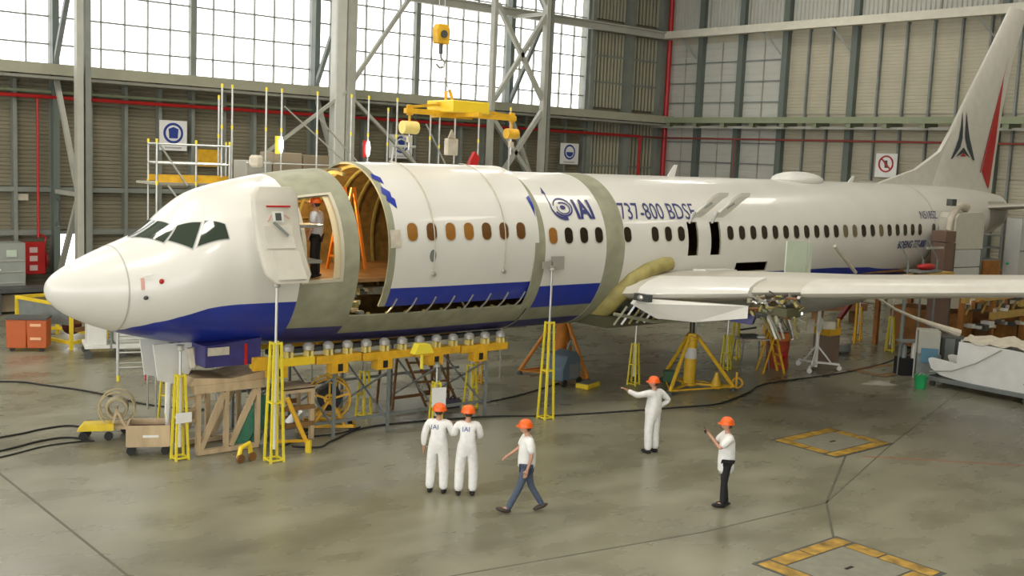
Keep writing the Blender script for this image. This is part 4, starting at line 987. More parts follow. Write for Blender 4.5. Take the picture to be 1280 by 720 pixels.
for z in (.35, .72, 1.1): B().box((-.4, -.35, z-.05), (.4, -.28, z+.05)).box((-.4, .28, z-.05), (.4, .35, z+.05)).build('rail', WOOD if z > 1 else BROWN, t)
B().box((-.4, -.35, 1.12), (.4, .35, 1.16)).build('top_board', WOOD, t); B().box((-.32, -.28, .3), (.3, .28, .34)).build('shelf', BROWN, t); B().prism([(-.1, -.2, .34), (.15, -.2, .34), (.2, -.2, .6)], (0, .3, 0)).build('stored_part', METAL, t)
t = thing('rusty_trestle', 'dark rusty folding trestle leaning under cradle beside white board', 'trestle', (9.2, .6, 0), 0)
for k in range(4): B().bar((-.75+.3*k, -.3, 1.3), (-.1+.32*k, -.3, .05), .05).build('slanted_rail', RUST, t)
for k in range(5): z = .2+.25*k; B().bar((-.2-.12*k, -.32, z), (.9-.2*k, -.32, z-.05), .045).build('cross_rail', RUST, t)
for x, y in ((-.9, 0), (-.9, .7), (.8, 0), (.8, .7)): B().bar((x, y, 0), (x*.9, y, 1.25), .05).build('leg', RUST, t)
B().box((-.9, 0, .25), (.8, .05, .32)).build('lower_beam', RUST, t)
t = thing('tool_bag', 'small dark tool bag on the floor beside last cradle jack', 'bag', (9.75, .1, 0)); B().box((-.22, -.15, 0), (.2, .15, .22)).build('bag_body', mat('purple_grey_cloth', (.07, .06, .09), .8), t, bevel=.05); B().tube([(-.1, 0, .2), (0, 0, .3), (.1, 0, .2)], .015, 6).build('handle', BLACK, t)
t = tag(B().tube([(7.35, -1.9, 1.55), (7.35, -1.9, 1.98)], .04).prism([(7.1, -2.0, 1.9), (7.6, -2.0, 1.9), (7.5, -2.0, 2.1), (7.2, -2.0, 2.12)], (0, .2, 0), YT).build('red_prop', RED), 'short red prop with yellow cap under the crown edge', 'prop')

# ================================================================== LEFT BACKGROUND
t = thing('waste_bin', 'orange two part wheeled bin in front of yellow frame', 'bin', (3.2, 12.2, 0), -.5)
for x in (-.28, .28): B().prism([(x-.27, -.3, .1), (x+.26, -.3, .1), (x+.28, -.33, .95), (x-.29, -.33, .95)], (0, .62, 0)).build('bin_body', BIN, t, bevel=.02)
B().box((-.58, -.36, .95), (.57, .33, 1.0)).build('lid', DGREY, t)
for z in (.35, .75): B().box((.1, -.345, z), (.4, -.33, z+.08)).build('label', mat('peach_label', (.8, .45, .25), .6), t)
for x in (-.4, .4): B().lathe([(.07, -.03), (.07, .03)], 10, (x, -.25, .07), axis='y').build('wheel', RUBBER, t, True)
t = thing('yellow_transport_frame', 'yellow tubular transport frame under the nose tip', 'frame', (4.35, 12.7, 0), 0)
for x, y in ((-.9, 1.6), (-.1, -1.0), (1.2, -.2), (.4, 1.9)): B().bar((x, y, 0), (x, y, 1.35), .1).build('post', YEL, t)
for z in (.2, 1.3):
    for p, q in (((-.9, 1.6), (-.1, -1.0)), ((-.1, -1.0), (1.2, -.2)), ((1.2, -.2), (.4, 1.9)), ((.4, 1.9), (-.9, 1.6))): B().bar((*p, z), (*q, z), .09).build('rail', YEL, t)
B().prism([(-.9, 1.5, 1.3), (-.2, -.8, 1.3), (-.1, -.8, .7), (-.85, 1.5, .6)], (.08, .03, 0)).build('grey_panel', MGREY, t)
for z in (.5, .75): B().bar((.2, -.5, z), (1.1, 0, z), .12).build('stored_beam', BROWN, t)
B().sph((.3, .2, .55), (.3, .3, .3)).build('red_bundle', mat('dark_red_cloth', 0), t, True)
t = thing('white_trolley', 'white panelled trolley on castors behind the nose', 'trolley', (4.7, 10.4, 0), -.25)
B().box((-.5, -.5, .3), (1.7, .7, .38)).build('deck', PWHITE, t); B().box((-.42, -.4, .38), (.1, .6, 1.5)).build('cabinet', PWHITE, t, bevel=.02); B().box((.3, -.3, .38), (1.7, .65, 1.6)).build('cabinet', mat('off_white_cover', (.6, .6, .55), .6), t, bevel=.08)
B().bar((.2, -.5, .3), (.2, -.5, 1.5), .05).build('post', MGREY, t); B().box((.17, -.54, 1.2), (.24, -.5, 1.32)).build('latch', DGREY, t)
for x in (-.4, .5, 1.6):
    for y in (-.42, .6): B().lathe([(.12, -.03), (.12, .03)], 12, (x, y, .12), axis='y').bar((x, y, .12), (x, y, .3), .05).build('castor', DGREY, t, True)
t = thing('access_steps', 'light aluminium access steps behind nose gear doors', 'steps', (4.2, 6.7, 0), -.3)
for x in (-.35, .35, 1.1):
    for y in (0, .6): B().tube([(x, y, 0), (x, y, 1.5)], .03, 6).build('upright', GALV, t)
for z in (.35, .75, 1.1, 1.45): B().tube([(-.35, 0, z), (1.1, 0, z)], .025, 6).tube([(-.35, .6, z), (1.1, .6, z)], .025, 6).build('rail', GALV, t)
B().bar((.4, 0, .1), (1.1, 0, 1.3), .05).build('brace', GALV, t)
for x, c in ((-.35, YT), (.35, RED)): B().tube([(x, 0, 0), (x, 0, .15)], .045, 8).build('foot', c, t)
t = thing('fire_hose_cabinet', 'red fire hose cabinet on the back wall left of doorway', 'fire cabinet', (6.0, WY-.5, 1.15), 0)
B().box((-.48, -.2, 0), (.42, .2, 1.2)).build('cabinet', RED, t, bevel=.03); B().lathe([(.3, .42), (.3, .5)], 16, (0, 0, .5), axis='x').build('hose_wheel', mat('dark_red_paint', (.2, .01, .01), .5), t, True)
for z in (.15, .5, .82): B().box((-.16, -.21, z), (.12, -.2, z+.2)).build('white_marking', mat('pinkish_white', (.7, .5, .48), .6), t)
B().tube([(.45, 0, 1.2), (.5, 0, 1.35), (.25, 0, 1.5)], .04, 6).build('pipe_elbow', RED, t)
t = thing('storage_cabinet', 'tall grey storage cabinet with shelves at left edge', 'cabinet', (4.6, 20.4, 0), 0)
B().box((-1.6, -.3, .55), (.75, .5, 2.45)).build('body', mat('grey_green_cabinet', (.30, .32, .29), .5), t)
for z in (1.0, 1.4, 1.8): B().box((-1.5, -.33, z), (.7, -.3, z+.03)).build('shelf_edge', LSTEEL, t)
B().box((.1, -.34, 1.95), (.45, -.31, 2.2)).build('notice', mat('pale_green_notice', (.5, .6, .48), .6), t); B().prism([(-.5, -.5, 1.3), (-.1, -.4, 1.5), (-.5, -.4, 1.75)], (0, .02, .02)).build('hanging_sheet', PAPER, t)
B().box((-1.6, -.25, 0), (.7, .45, .55)).build('base', DGREY, t)
t = thing('dark_workbench', 'dark low workbench between cabinet and yellow frame', 'bench', (5.4, 19.3, 0)); B().box((-1.3, -.3, .8), (1.2, .5, .95)).build('top', DGREY, t)
for x in (-1.2, 1.1): B().box((x-.05, -.25, 0), (x+.05, .45, .8)).build('leg', DGREY, t)
B().box((-1.1, 0, .1), (1.0, .4, .7)).build('stored_crate', mat('dull_cardboard_dark', 0), t)
t = thing('wall_lamp', 'small black wall lamp on bent arm left of the doorway', 'lamp', (6.9, WY-.8, 3.0)); B().tube([(0, .5, 1.0), (0, 0, .9), (-.05, -.1, .15)], .03, 6).build('arm', DGREY, t, True); B().lathe([(.05, .15), (.12, 0), (.1, -.02)], 12, (-.08, -.1, 0)).build('shade', DGREY, t, True); B().sph((-.08, -.1, .02), .06).build('bulb', PWHITE, t, True)

# ================================================================== RIGHT SIDE
t = thing('step_ladder', 'amber step ladder standing against the red barrel', 'ladder', (21.6, -1.15, 0), -.5)
for y in (-.25, .25): B().bar((-.5, y, 1.35), (-.1, y, 0), .06).bar((-.45, y, 1.35), (-.8, y, 0), .05).build('rail', AMB, t)
for k in range(4): z = .25+.3*k; x = -.1-.4*z/1.35; B().box((x-.05, -.25, z), (x+.05, .25, z+.03)).build('step', AMB, t)
t = thing('red_barrel', 'red open barrel with white rod and waste on top', 'barrel', (22.1, -.5, 0))
B().lathe([(.36, 0), (.37, .1), (.34, .4), (.37, .75), (.36, .8), (.38, 1.0), (.3, 1.02)], 18).build('barrel_body', mat('dull_red_drum', (.36, .045, .015), .5, noise=.4), t, True); B().lathe([(.39, .9), (.42, 1.15), (.36, 1.18)], 18).build('orange_rim', mat('orange_rim', (.55, .17, .03), .5), t, True)
B().sph((0, 0, 1.18), (.33, .33, .1)).build('waste_heap', PALE, t, True); B().tube([(.02, 0, 1.2), (.1, 0, 1.95)], .04).build('white_rod', PWHITE, t); B().sph((-.1, -.36, .45), (.14, .06, .12)).build('red_pad', RED, t)
t = thing('work_trestle', 'light folding work table with tools left of step ladder', 'table', (21.0, -.3, 0), -.4)
B().box((-.45, -.3, .95), (.5, .3, 1.0)).build('table_top', PALE, t)
for x in (-.4, .42):
    for y in (-.25, .25): B().bar((x, y, .95), (x*1.2, y*1.3, 0), .03).build('leg', MGREY, t)
B().box((-.3, -.1, 1.0), (.2, .2, 1.1)).build('tool_case', DGREY, t); B().sph((.3, -.1, 1.04), (.18, .12, .06)).build('crumpled_paper', PAPER, t); B().bar((-.4, 0, 1.25), (.2, .1, 1.3), .05).build('black_tool', DGREY, t)
t = thing('white_stand', 'white tubular mast stand on castors under the belly fairing', 'stand', (22.9, -1.4, 0), -.7)
B().tube([(0, 0, .1), (0, 0, 2.1)], .06).build('mast', PWHITE, t, True)
for a in (0, 2.1, 4.2): c, s_ = math.cos(a), math.sin(a); B().bar((0, 0, .25), (c*.75, s_*.75, .2), .06).bar((0, 0, .8), (c*.5, s_*.5, .22), .045).build('leg', PWHITE, t); B().lathe([(.08, -.02), (.08, .02)], 10, (c*.75, s_*.75, .08), axis='y').bar((c*.75, s_*.75, .08), (c*.75, s_*.75, .22), .03).build('castor', PWHITE, t)
B().prism([(-.1, -.1, 1.25), (.06, -.1, 1.2), (.12, -.1, 1.6), (.02, -.1, 1.72)], (.02, .06, 0)).build('bright_reflector', METAL, t); B().box((-.35, .05, 1.15), (-.12, .1, 1.6)).build('side_board', PALE, t); B().box((.15, .05, 1.3), (.55, .1, 1.55)).build('side_board', PALE, t)
t = thing('wash_tub', 'pale oval tub on the floor right of the mast stand', 'tub', (26.6, .3, 0)); B().lathe([(.42, .02), (.5, .1), (.46, .32)], 18).build('tub_body', MGREY, t, True); B().lathe([(.46, .32), (.5, .38), (.44, .46), (.38, .44)], 18).build('tub_rim', PALE, t, True)
t = thing('parts_box', 'wooden box with amber lid right behind the mast stand', 'box', (24.6, -.6, 0)); B().box((-.3, -.3, 0), (.3, .3, .9)).build('box_body', mat('dim_rose_brown', (.19, .13, .09), .7), t); B().box((-.32, -.32, .9), (.32, .32, 1.15)).build('amber_lid', AMB, t)
t = thing('red_prop_strut', 'slanting dark red prop in the dim area under wing', 'prop', (28.6, 1.0, 0)); B().bar((-.9, 0, 1.0), (.2, 0, 1.9), .14).build('strut', mat('dark_red_paint', 0), t); B().bar((-.9, 0, 0), (-.9, 0, 1.0), .08).bar((.2, 0, 0), (.2, 0, 1.9), .08).build('leg', AMB, t)
t = thing('wooden_bench', 'low brown wooden bench in the background under the wing', 'bench', (33.0, 4.6, 0), -.4); B().box((-1.2, -.4, .55), (1.2, .4, .85)).build('top', mat('reddish_timber', (.33, .17, .09), .6), t); B().box((-1.0, -.3, 0), (-.8, .3, .55)).box((.8, -.3, 0), (1.0, .3, .55)).build('leg', BROWN, t)
# tail dock (brown structure with yellow beams)
t = thing('tail_dock', 'large brown and amber maintenance dock under the tail', 'work platform', (34.5, -1.0, 0), 0)
ORB = mat('orange_brown_steel', (.34, .14, .03), .6, noise=.3); AMD = mat('pale_amber_beam', (.55, .36, .10), .5, noise=.15)
for x in (-5.0, -2.8, -.4, 2.2, 5.0):
    for y in (-1.6, 1.6): B().bar((x, y, 0), (x, y, 2.4), .16).build('post', ORB, t)
for z, x0, x1 in ((1.95, -5.1, -1.2), (1.25, -3.0, 5.1), (2.25, -5.1, 5.1), (1.6, -.9, 2.6)): B().box((x0, -1.72, z), (x1, -1.6, z+.26)).build('edge_beam', AMD, t)
B().box((-5.1, -1.6, 2.42), (5.1, 1.7, 2.5)).build('deck', BROWN, t)
for x0, x1, z0, z1, m in ((-4.8, -3.4, .1, 1.5, ORB), (-3.1, -1.9, .1, .9, RUST), (-1.6, .1, .1, 1.1, ORB), (.5, 2.0, .1, 1.0, DGREY), (2.4, 4.8, .1, 1.05, RUST)): B().box((x0, -1.2, z0), (x1, 1.2, z1)).build('stored_panel', m, t)
for k in range(8): x = -4.6+1.15*k; B().bar((x, -1.55, 1.5), (x+.6, -1.5, 2.2), .06).build('brace', AMD, t)
random.seed(11)
b = B()
for k in range(34): x = -4.8+random.random()*9.2; z = random.choice((1.0, 1.52, 1.88, .9)); s_ = .08+random.random()*.15; b.box((x, -1.85+random.random()*.3, z), (x+s_*1.6, -1.5+random.random()*.3, z+s_), (PALE, DGREY, METAL, ORB, PWHITE)[k % 5])
o = b.build('loose_parts', PALE, t); o['kind'] = 'stuff'
GW = mat('grey_white_paint', (.52, .53, .50), .5)
t = thing('tall_cabinet', 'tall pale tiered cabinet standing on dock beside the rear fuselage', 'cabinet', (30.0, -2.0, 2.5), -.1)
B().box((-.75, -.35, 0), (.85, .35, .62)).build('lower_unit', GW, t, bevel=.02); B().box((-.75, -.35, .64), (.85, .35, 1.25)).build('middle_unit', GW, t, bevel=.02); B().prism([(-.75, -.35, 1.27), (.9, -.35, 1.27), (.9, -.35, 2.4), (.75, -.35, 2.55), (-.6, -.35, 2.5), (-.75, -.35, 2.35)], (0, .7, 0)).build('upper_unit', mat('cream_paint', (.55, .53, .45), .5), t)
t = thing('brown_cabinet', 'narrow brown cabinet beside the last cabin windows', 'cabinet', (28.75, -2.15, 0), -.1)
B().box((-.3, -.25, 0), (.22, .25, 4.02)).build('body', mat('maroon_brown_paint', (.17, .105, .08), .6), t); B().box((-.32, -.27, 4.04), (.24, .27, 4.4)).build('top_unit', mat('maroon_brown_paint', 0), t); B().box((.22, -.25, 0), (.3, .25, 4.0)).build('side_panel', DGREY, t)
t = thing('exhaust_duct', 'curved white flexible duct above the brown cabinet', 'duct', (28.95, -2.1, 4.4)); B().tube([(.1, 0, 0), (.2, 0, .45), (.45, 0, .7), (.9, .1, .85), (1.5, .2, .8)], [.11, .12, .12, .13, .18], 10).build('duct_tube', PALE, t, True); B().box((.0, -.1, .85), (.3, .1, 1.08)).build('duct_flap', DGREY, t)
t = thing('service_stand', 'grey frame service stand with red cushion beside lower lettering', 'stand', (26.7, -2.6, 0))
for x in (-.9, 0, .9): B().bar((x, 0, 0), (x, 0, 3.5), .05).build('upright', MGREY, t); B().bar((x, 0, 3.5), (x-.3, .2, 4.1), .03).build('arm', MGREY, t)
B().box((-.6, -.3, 3.12), (.7, .3, 3.18)).build('deck', MGREY, t); B().sph((.2, 0, 3.28), (.5, .2, .11)).build('red_cushion', RED, t, True); B().box((-.95, -.35, 2.6), (-.2, .2, 3.05)).build('amber_machine', AMB, t, bevel=.05); B().box((-.1, -.35, 2.6), (1.4, .2, 3.1)).build('amber_box', AMD, t)
B().box((.2, -.02, 3.85), (1.2, .05, 3.92)).build('lamp_bar', METAL, t)
t = thing('stair_tower', 'grey stair tower with steps right of the tall cabinet', 'stairs', (32.7, -1.6, 2.5), -.1)
for x in (-.5, .7): B().bar((x, -.2, 0), (x, -.2, 2.0), .07).build('post', MGREY, t)
for k in range(4): B().box((-.5, -.2, .3+.45*k), (.7, .2, .35+.45*k)).build('step', MGREY, t)
B().box((-.45, -.3, .1), (.6, .2, .75)).build('amber_box', ORB, t); B().sph((.9, -.4, .65), .06).build('green_lamp', GREEN, t)
t = thing('white_wall_unit', 'white unit with grey rail at the right edge', 'cabinet', (35.2, -2.0, 2.5), -.1); B().box((-1.0, -.3, 0), (1.6, .3, 2.3)).build('body', GW, t); B().bar((-1.0, -.35, 1.1), (1.6, -.35, 1.1), .04).build('rail', MGREY, t); B().bar((-.2, -.35, 0), (-.2, -.35, 1.1), .04).build('rail', MGREY, t)
# on the wing
t = tag(B().box((-.55, -.02, 0), (.38, .02, .92)).box((.40, -.02, 0), (.62, .02, .85)).build('green_glass_panel', mat('pale_green_glass', (.55, .64, .52), .25), None), 'pale green translucent panel standing upright on the wing', 'panel'); t.location = (19.0, -3.2, 3.38)
B().tube([(.42, -.04, -.05), (.42, -.04, .95)], .03, 6).build('upright_rod', LSTEEL, t)
t = tag(B().tube([(21.7, -2.55, 4.05), (23.0, -2.5, 3.2)], .055, 6).build('slanted_tube', PALE), 'long pale tube leaning on the fuselage above the wing', 'tube')
t = tag(B().prism([(16.0, -2.05, 3.42), (17.4, -2.05, 3.38), (17.4, -2.4, 3.38), (16.1, -2.4, 3.42)], (0, 0, .08)).build('white_foam_strip', PWHITE), 'white foam strip lying on the wing root below exits', 'strip')
# cowling on cradle at right
t = thing('cowling_trolley', 'large white cowling half resting on a low grey trolley', 'cowling', (24.7, -6.5, 0), -1.5708)
vs = []; fs = []
sx = [-2.0, -1.9, -1.6, -1.12, -1.1, -.4, .5, 1.5, 2.6, 3.6]; zt = [.8, .84, .82, .78, 1.44, 1.46, 1.44, 1.4, 1.38, 1.36]; zb = [.74, .52, .36, .3, .3, .26, .24, .24, .24, .24]
b = B()
for y in (-.6, .6): b.prism([(x, y, z) for x, z in zip(sx, zb)]+[(x, y, z) for x, z in list(zip(sx, zt))[::-1]], (0, .06*(-1 if y > 0 else 1), 0))
b.build('cowl_side', mat('gloss_white', (.78, .78, .75), .25), t)
B().box((-1.85, -.54, .5), (3.6, .54, .56)).build('cowl_floor', PALE, t)
B().box((-2.1, -.7, .16), (3.8, -.6, .28)).box((-2.1, .6, .16), (3.8, .7, .28)).box((-2.1, -.7, .16), (-2.0, .7, .28)).build('trolley_frame', MGREY, t)
for x in (-1.8, 1.0, 3.4):
    for y in (-.62, .62): B().lathe([(.08, -.04), (.08, .04)], 12, (x, y, .08), axis='y').build('castor', DGREY, t, True)
B().tube([(-1.9, -.64, .42), (-1.2, -.66, .55), (-.5, -.66, .9), (.2, -.66, 1.4)], .022, 6).build('rope', LSTEEL, t)
B().sph((1.0, -.63, .55), (.1, .05, .06)).build('latch', DGREY, t)
t = thing('wrapped_sheeting', 'rumpled pale plastic sheeting draped over the white cowling', 'sheeting', (24.7, -6.5, 0), -1.5708)
vs = []; fs = []; nx, ny = 22, 8
for i in range(nx+1):
    for j in range(ny+1):
        x = -1.0+4.5*i/nx; y = -.62+1.24*j/ny; vs.append((x, y, 1.46+.2*math.sin(math.pi*j/ny)*(.5+.5*min(1, i/6))+.05*math.sin(i*1.9+j*.8)+.04*math.sin(j*2.7-i*.6)+(.03 if x < 3 else 0)))
for i in range(nx):
    for j in range(ny): a = i*(ny+1)+j; fs.append((a, a+1, a+ny+2, a+ny+1))
o = B().add(vs, fs).build('sheet', PALE, t, True); md = o.modifiers.new('thick', 'SOLIDIFY'); md.thickness = .015
t = tag(B().tube([(21.9, -3.95, 2.68), (22.7, -4.1, 2.3), (23.5, -4.3, 2.02), (24.1, -4.7, 1.8), (24.5, -5.2, 1.62)], [.04, .04, .05, .08, .12], 8).build('ducting_hose', PALE, None, True), 'pale hose sagging from the wing down to the sheeting', 'hose')
t = thing('green_bucket', 'bright green bucket at the end of the cowling trolley', 'bucket', (23.3, -4.75, 0)); B().lathe([(.15, 0), (.19, .38), (.21, .4), (.17, .4), (.13, .03)], 16).build('bucket_body', GREEN, t, True); B().tube([(-.19, 0, .4), (0, 0, .48), (.19, 0, .4)], .012, 6).build('handle', METAL, t)
t = thing('test_cabinet', 'grey blue test cabinet with dials behind the green bucket', 'cabinet', (25.2, -3.85, 0), -.9)
B().box((-.35, -.3, .0), (.35, .3, .75)).build('base', MGREY, t); B().box((-.35, -.3, .75), (.3, .3, 1.5)).build('panel_unit', LSTEEL, t, bevel=.02); B().box((-.25, -.33, .5), (.25, -.3, .95)).build('blue_box', mat('dull_blue_box', (.10, .24, .34), .5), t); B().bar((-.42, -.3, 0), (-.42, -.3, 1.5), .04).build('post', LSTEEL, t)
t = thing('gas_bottle_rack', 'dark rack with white gas bottle left of test cabinet', 'rack', (25.0, -3.35, 0), -.5); B().box((-.35, -.2, 0), (.35, .25, .55)).build('dark_base', BLACK, t); B().lathe([(.09, .5), (.09, .95), (.04, 1.05)], 12, (.1, -.1, 0)).build('white_bottle', PWHITE, t, True); B().lathe([(.08, .5), (.08, .9), (.03, 1.0)], 12, (-.18, 0, 0)).build('grey_bottle', MGREY, t, True); B().bar((-.35, 0, 0), (-.35, 0, 2.4), .05).build('pole', MGREY, t); B().box((-.4, -.2, 1.05), (.4, .2, 1.1)).build('shelf', MGREY, t)
t = thing('dark_machine', 'black and grey machine standing behind the cowling nose', 'machine', (26.3, -4.0, 0), -.8); B().box((-.4, -.4, 0), (.4, .4, 1.25)).build('body', DGREY, t, bevel=.03); B().box((-.3, -.43, .5), (.0, -.4, 1.2)).build('grey_door', MGREY, t); B().tube([(.2, -.45, .7), (.2, -.45, 1.2)], .05).build('bright_tube', METAL, t)
t = tag(B().add([(22.9+.9*math.cos(a)*(.6+.3*math.sin(3*a)), -3.7+.55*math.sin(a)*(.7+.2*math.cos(5*a)), .0) for a in np.linspace(0, 6.2, 17)]+[(22.9, -3.7, .07)], [(i, (i+1) % 17, 17) for i in range(17)]+[tuple(range(17))[::-1]]).build('plastic_film', mat('translucent_film', (.45, .44, .38), .2)), 'crumpled clear plastic film on the floor by green bucket', 'plastic film')

# orange ladder in the open gap
t = thing('orange_step_ladder', 'orange A-shaped ladder standing inside the open fuselage gap', 'ladder', (6.6, .1, 3.56), 0)
for y in (-.2, .2): B().bar((-.38, y, 0), (-.02, y, 1.85), .06).bar((.38, y, 0), (.02, y, 1.85), .06).build('rail', mat('ladder_orange', (.75, .24, .03), .5), t)
for k in range(5): z = .3+.33*k; x = -.38+.36*z/1.85; B().bar((x, -.2, z), (x, .2, z), .04).build('step', mat('ladder_orange', 0), t)

# ================================================================== CABLES
def cable(pts, r, label, m=RUBBER, name='floor_cable'):
    r = r*.75
    P = [Vector((*p, r)) for p in pts]; out = []
    for i in range(len(P)-1):
        p0, p1, p2, p3 = P[max(i-1, 0)], P[i], P[i+1], P[min(i+2, len(P)-1)]
        for k in range(8):
            u = k/8; out.append(.5*((2*p1)+(-p0+p2)*u+(2*p0-5*p1+4*p2-p3)*u*u+(-p0+3*p1-3*p2+p3)*u**3))
    out.append(P[-1]); return tag(B().tube(out, r, 6).build(name, m, None, True), label, 'cable')
cable([(-6, 9.8), (-2, 9.2), (1.29, 8.0), (2.15, 6.98), (2.89, 5.63), (3.5, 3.8), (4.5, 2.6)], .03, 'farthest black cable on the floor left of the nose')
cable([(-3, .6), (-.45, 1.41), (.35, 1.75), (.91, 1.82), (1.25, 1.5)], .028, 'nearest black hose coming from the left to reel trolley')
cable([(-4, 1.9), (-.17, 2.46), (.70, 2.71), (1.3, 2.75), (1.6, 2.3)], .028, 'middle black hose ending at the hose reel trolley')
cable([(-3, .2), (-.6, .95), (.4, 1.35), (1.1, 1.35), (1.35, 1.25)], .022, 'thin black hose right beside the nearest one at left')
cable([(4.6, -1.2), (5.07, -1.53), (5.6, -1.2), (7.04, -.60), (9.79, -1.15), (11.51, -1.95), (14.87, -2.87), (16.20, -3.09), (18, -2.6), (19.62, -2.06), (22.99, -2.2), (26, -1.9), (29.22, -1.06)], .028, 'long black cable winding under the aircraft to the right')
cable([(10.2, .25), (10.9, .1), (11.78, .22), (12.8, .5), (14.1, .95)], .025, 'short black cable from last cradle jack to pump cart')
cable([(4.4, -1.1), (5.2, -.7), (6.0, -.75), (6.7, -.5)], .022, 'short black cable at the foot of the cable reel')

# ================================================================== PEOPLE
def skinmesh(verts, edges, radii, root=0, sub=1):
    me = bpy.data.meshes.new('figure'); me.from_pydata([tuple(v) for v in verts], edges, [])
    o = bpy.data.objects.new('figure', me); COL.objects.link(o)
    o.modifiers.new('skin', 'SKIN'); 
    if not me.skin_vertices: me.attributes
    for i, r in enumerate(radii): me.skin_vertices[0].data[i].radius = r if isinstance(r, tuple) else (r, r)
    me.skin_vertices[0].data[root].use_root = True
    m2 = o.modifiers.new('sub', 'SUBSURF'); m2.levels = sub; m2.render_levels = sub
    bpy.context.view_layer.update()
    r = bpy.data.meshes.new_from_object(o.evaluated_get(bpy.context.evaluated_depsgraph_get()))
    bpy.data.objects.remove(o); bpy.data.meshes.remove(me)
    for p in r.polygons: p.use_smooth = True
    return r
class SK:
    def __init__(s): s.v = []; s.e = []; s.r = []
    def n(s, p, r, par=None):
        s.v.append(Vector(p)); s.r.append(r)
        if par is not None: s.e.append((par, len(s.v)-1))
        return len(s.v)-1
def person(label, loc, rz, J, top, bottom, shoes, helmet=True, hold=None, suit=False, sleeve=1.0, emblem=None, longer=.1):
    """J: joints in metres, facing +X, left is +Y"""
    t = thing('person', label, 'person', loc, rz)
    V = {k: Vector(v) for k, v in J.items()}
    # body
    s = SK(); pel = s.n(V['pelvis'], (.09, .07)); sp = s.n(V['spine'], (.085, .065), pel); ch = s.n(V['chest'], (.085, .065), sp); nk = s.n(V['neck'], .052, ch); hd = s.n(V['head']+Vector((-.01, 0, -.06)), .055, nk)
    for sd in 'LR':
        hp = s.n(V['hip'+sd], .06, pel); kn = s.n(V['knee'+sd], .046, hp); an = s.n(V['ankle'+sd], .038, kn); s.n(V['ankle'+sd]+V.get('toe'+sd, Vector((.13, 0, -.03))), .03, an)
        sh = s.n(V['sh'+sd], .038, ch); el = s.n(V['elbow'+sd], .036, sh); wr = s.n(V['wrist'+sd], .026, el)
        d = (V['wrist'+sd]-V['elbow'+sd]).normalized(); side = d.cross(Vector((0, 0, 1)));
        if side.length < .3: side = Vector((1, 0, 0))
        side.normalize(); curl = side.cross(d).normalized()
        if curl.z > 0: curl = -curl
        pm = s.n(V['wrist'+sd]+d*.06, (.034, .02), wr)
        for q in range(4):
            b0 = V['wrist'+sd]+d*.09+side*(.027-.018*q); L = (.033, .037, .035, .028)[q]
            f0 = s.n(b0, .0095, pm); f1 = s.n(b0+d*L, .009, f0); s.n(b0+d*L*1.7+curl*L*.8, .008, f1)
        th = V['wrist'+sd]+d*.03+side*.035; f0 = s.n(th, .011, pm); s.n(th+d*.035+side*.02+curl*.01, .0095, f0)
    me = skinmesh(s.v, s.e, s.r)
    bm = bmesh.new(); bm.from_mesh(me); H = V['head']; f = Vector(J.get('face', (1, 0, 0))).normalized(); up = Vector((0, 0, 1)); lf = up.cross(f).normalized(); up = f.cross(lf)
    b = MB(); b.sph((0, 0, 0), (.092, .074, .115), 16, None, 12)
    hv = []
    for p in b.v:
        x, y, z = p
        if x > 0: x *= 1.0-.15*max(0, -z/.115)
        if x > .07 and abs(y) < .02 and -.03 < z < .03: x += .02
        if z < -.04: y *= .82
        hv.append((x, y, z))
    b.v = hv; b.sph((.098, 0, -.012), (.016, .012, .022), 8, None, 6); b.sph((0, .076, -.005), (.018, .01, .03), 8, None, 6); b.sph((0, -.076, -.005), (.018, .01, .03), 8, None, 6); b.sph((.08, 0, -.052), (.012, .022, .008), 8, None, 6)
    M = Matrix((f, lf, up)).transposed()
    me2 = bpy.data.meshes.new('head'); me2.from_pydata([tuple(H+M@Vector(p)) for p in b.v], [], b.f); bm.from_mesh(me2); 
    for fc in bm.faces: fc.smooth = True
    bmesh.ops.recalc_face_normals(bm, faces=bm.faces); bm.to_mesh(me); bm.free(); me.materials.clear(); me.materials.append(SKIN)
    body = link('body', me, t)
    def hb(bld, name, m, par=body, smooth=True):
        bld.v = [tuple(H+M@Vector(p)) for p in bld.v]; return bld.build(name, m, par, smooth)
    hb(B().sph((.084, .03, .012), (.008, .012, .008), 8).sph((.084, -.03, .012), (.008, .012, .008), 8), 'eyes', BLACK)
    hb(B().sph((-.02, 0, .02), (.088, .080, .10), 14), 'hair', mat('dark_brown_hair', (.05, .03, .02), .8), t)
    if helmet:
        prof_ = [(.128, .02), (.125, .05), (.115, .09), (.09, .128), (.05, .15), (.01, .157)]
        h = hb(B().lathe(prof_, 20), 'helmet', HELM, t); hb(B().prism([(.17*math.cos(a) if math.cos(a) > 0 else .135*math.cos(a), .135*math.sin(a), .018) for a in np.linspace(0, 6.283, 21)[:-1]], (0, 0, .012)), 'brim', HELM, h, False)
        h.data.transform(Matrix.Identity(4))
    # clothes: torso + arms, legs
    def torso(sk, r0, longer=0, legs=False):
        p0 = sk.n(V['pelvis']+Vector((0, 0, -.02-longer)), (r0*1.02, r0*.85)); p1 = sk.n(V['spine'], (r0, r0*.8), p0); p2 = sk.n(V['chest'], (r0*1.05, r0*.85), p1); p3 = sk.n(V['neck']+Vector((0, 0, .0)), .08, p2)
        for sd in 'LR':
            g = sk.n(V['chest']*.5+V['sh'+sd]*.5, .115, p2); a = sk.n(V['sh'+sd], .085, g); e = sk.n(V['elbow'+sd]*(1 if sleeve >= 1 else .9)+V['sh'+sd]*(0 if sleeve >= 1 else .1), .07, a)
            if sleeve >= 1: sk.n(V['wrist'+sd]*.97+V['elbow'+sd]*.03, .047, e)
            else: pass
        return p0
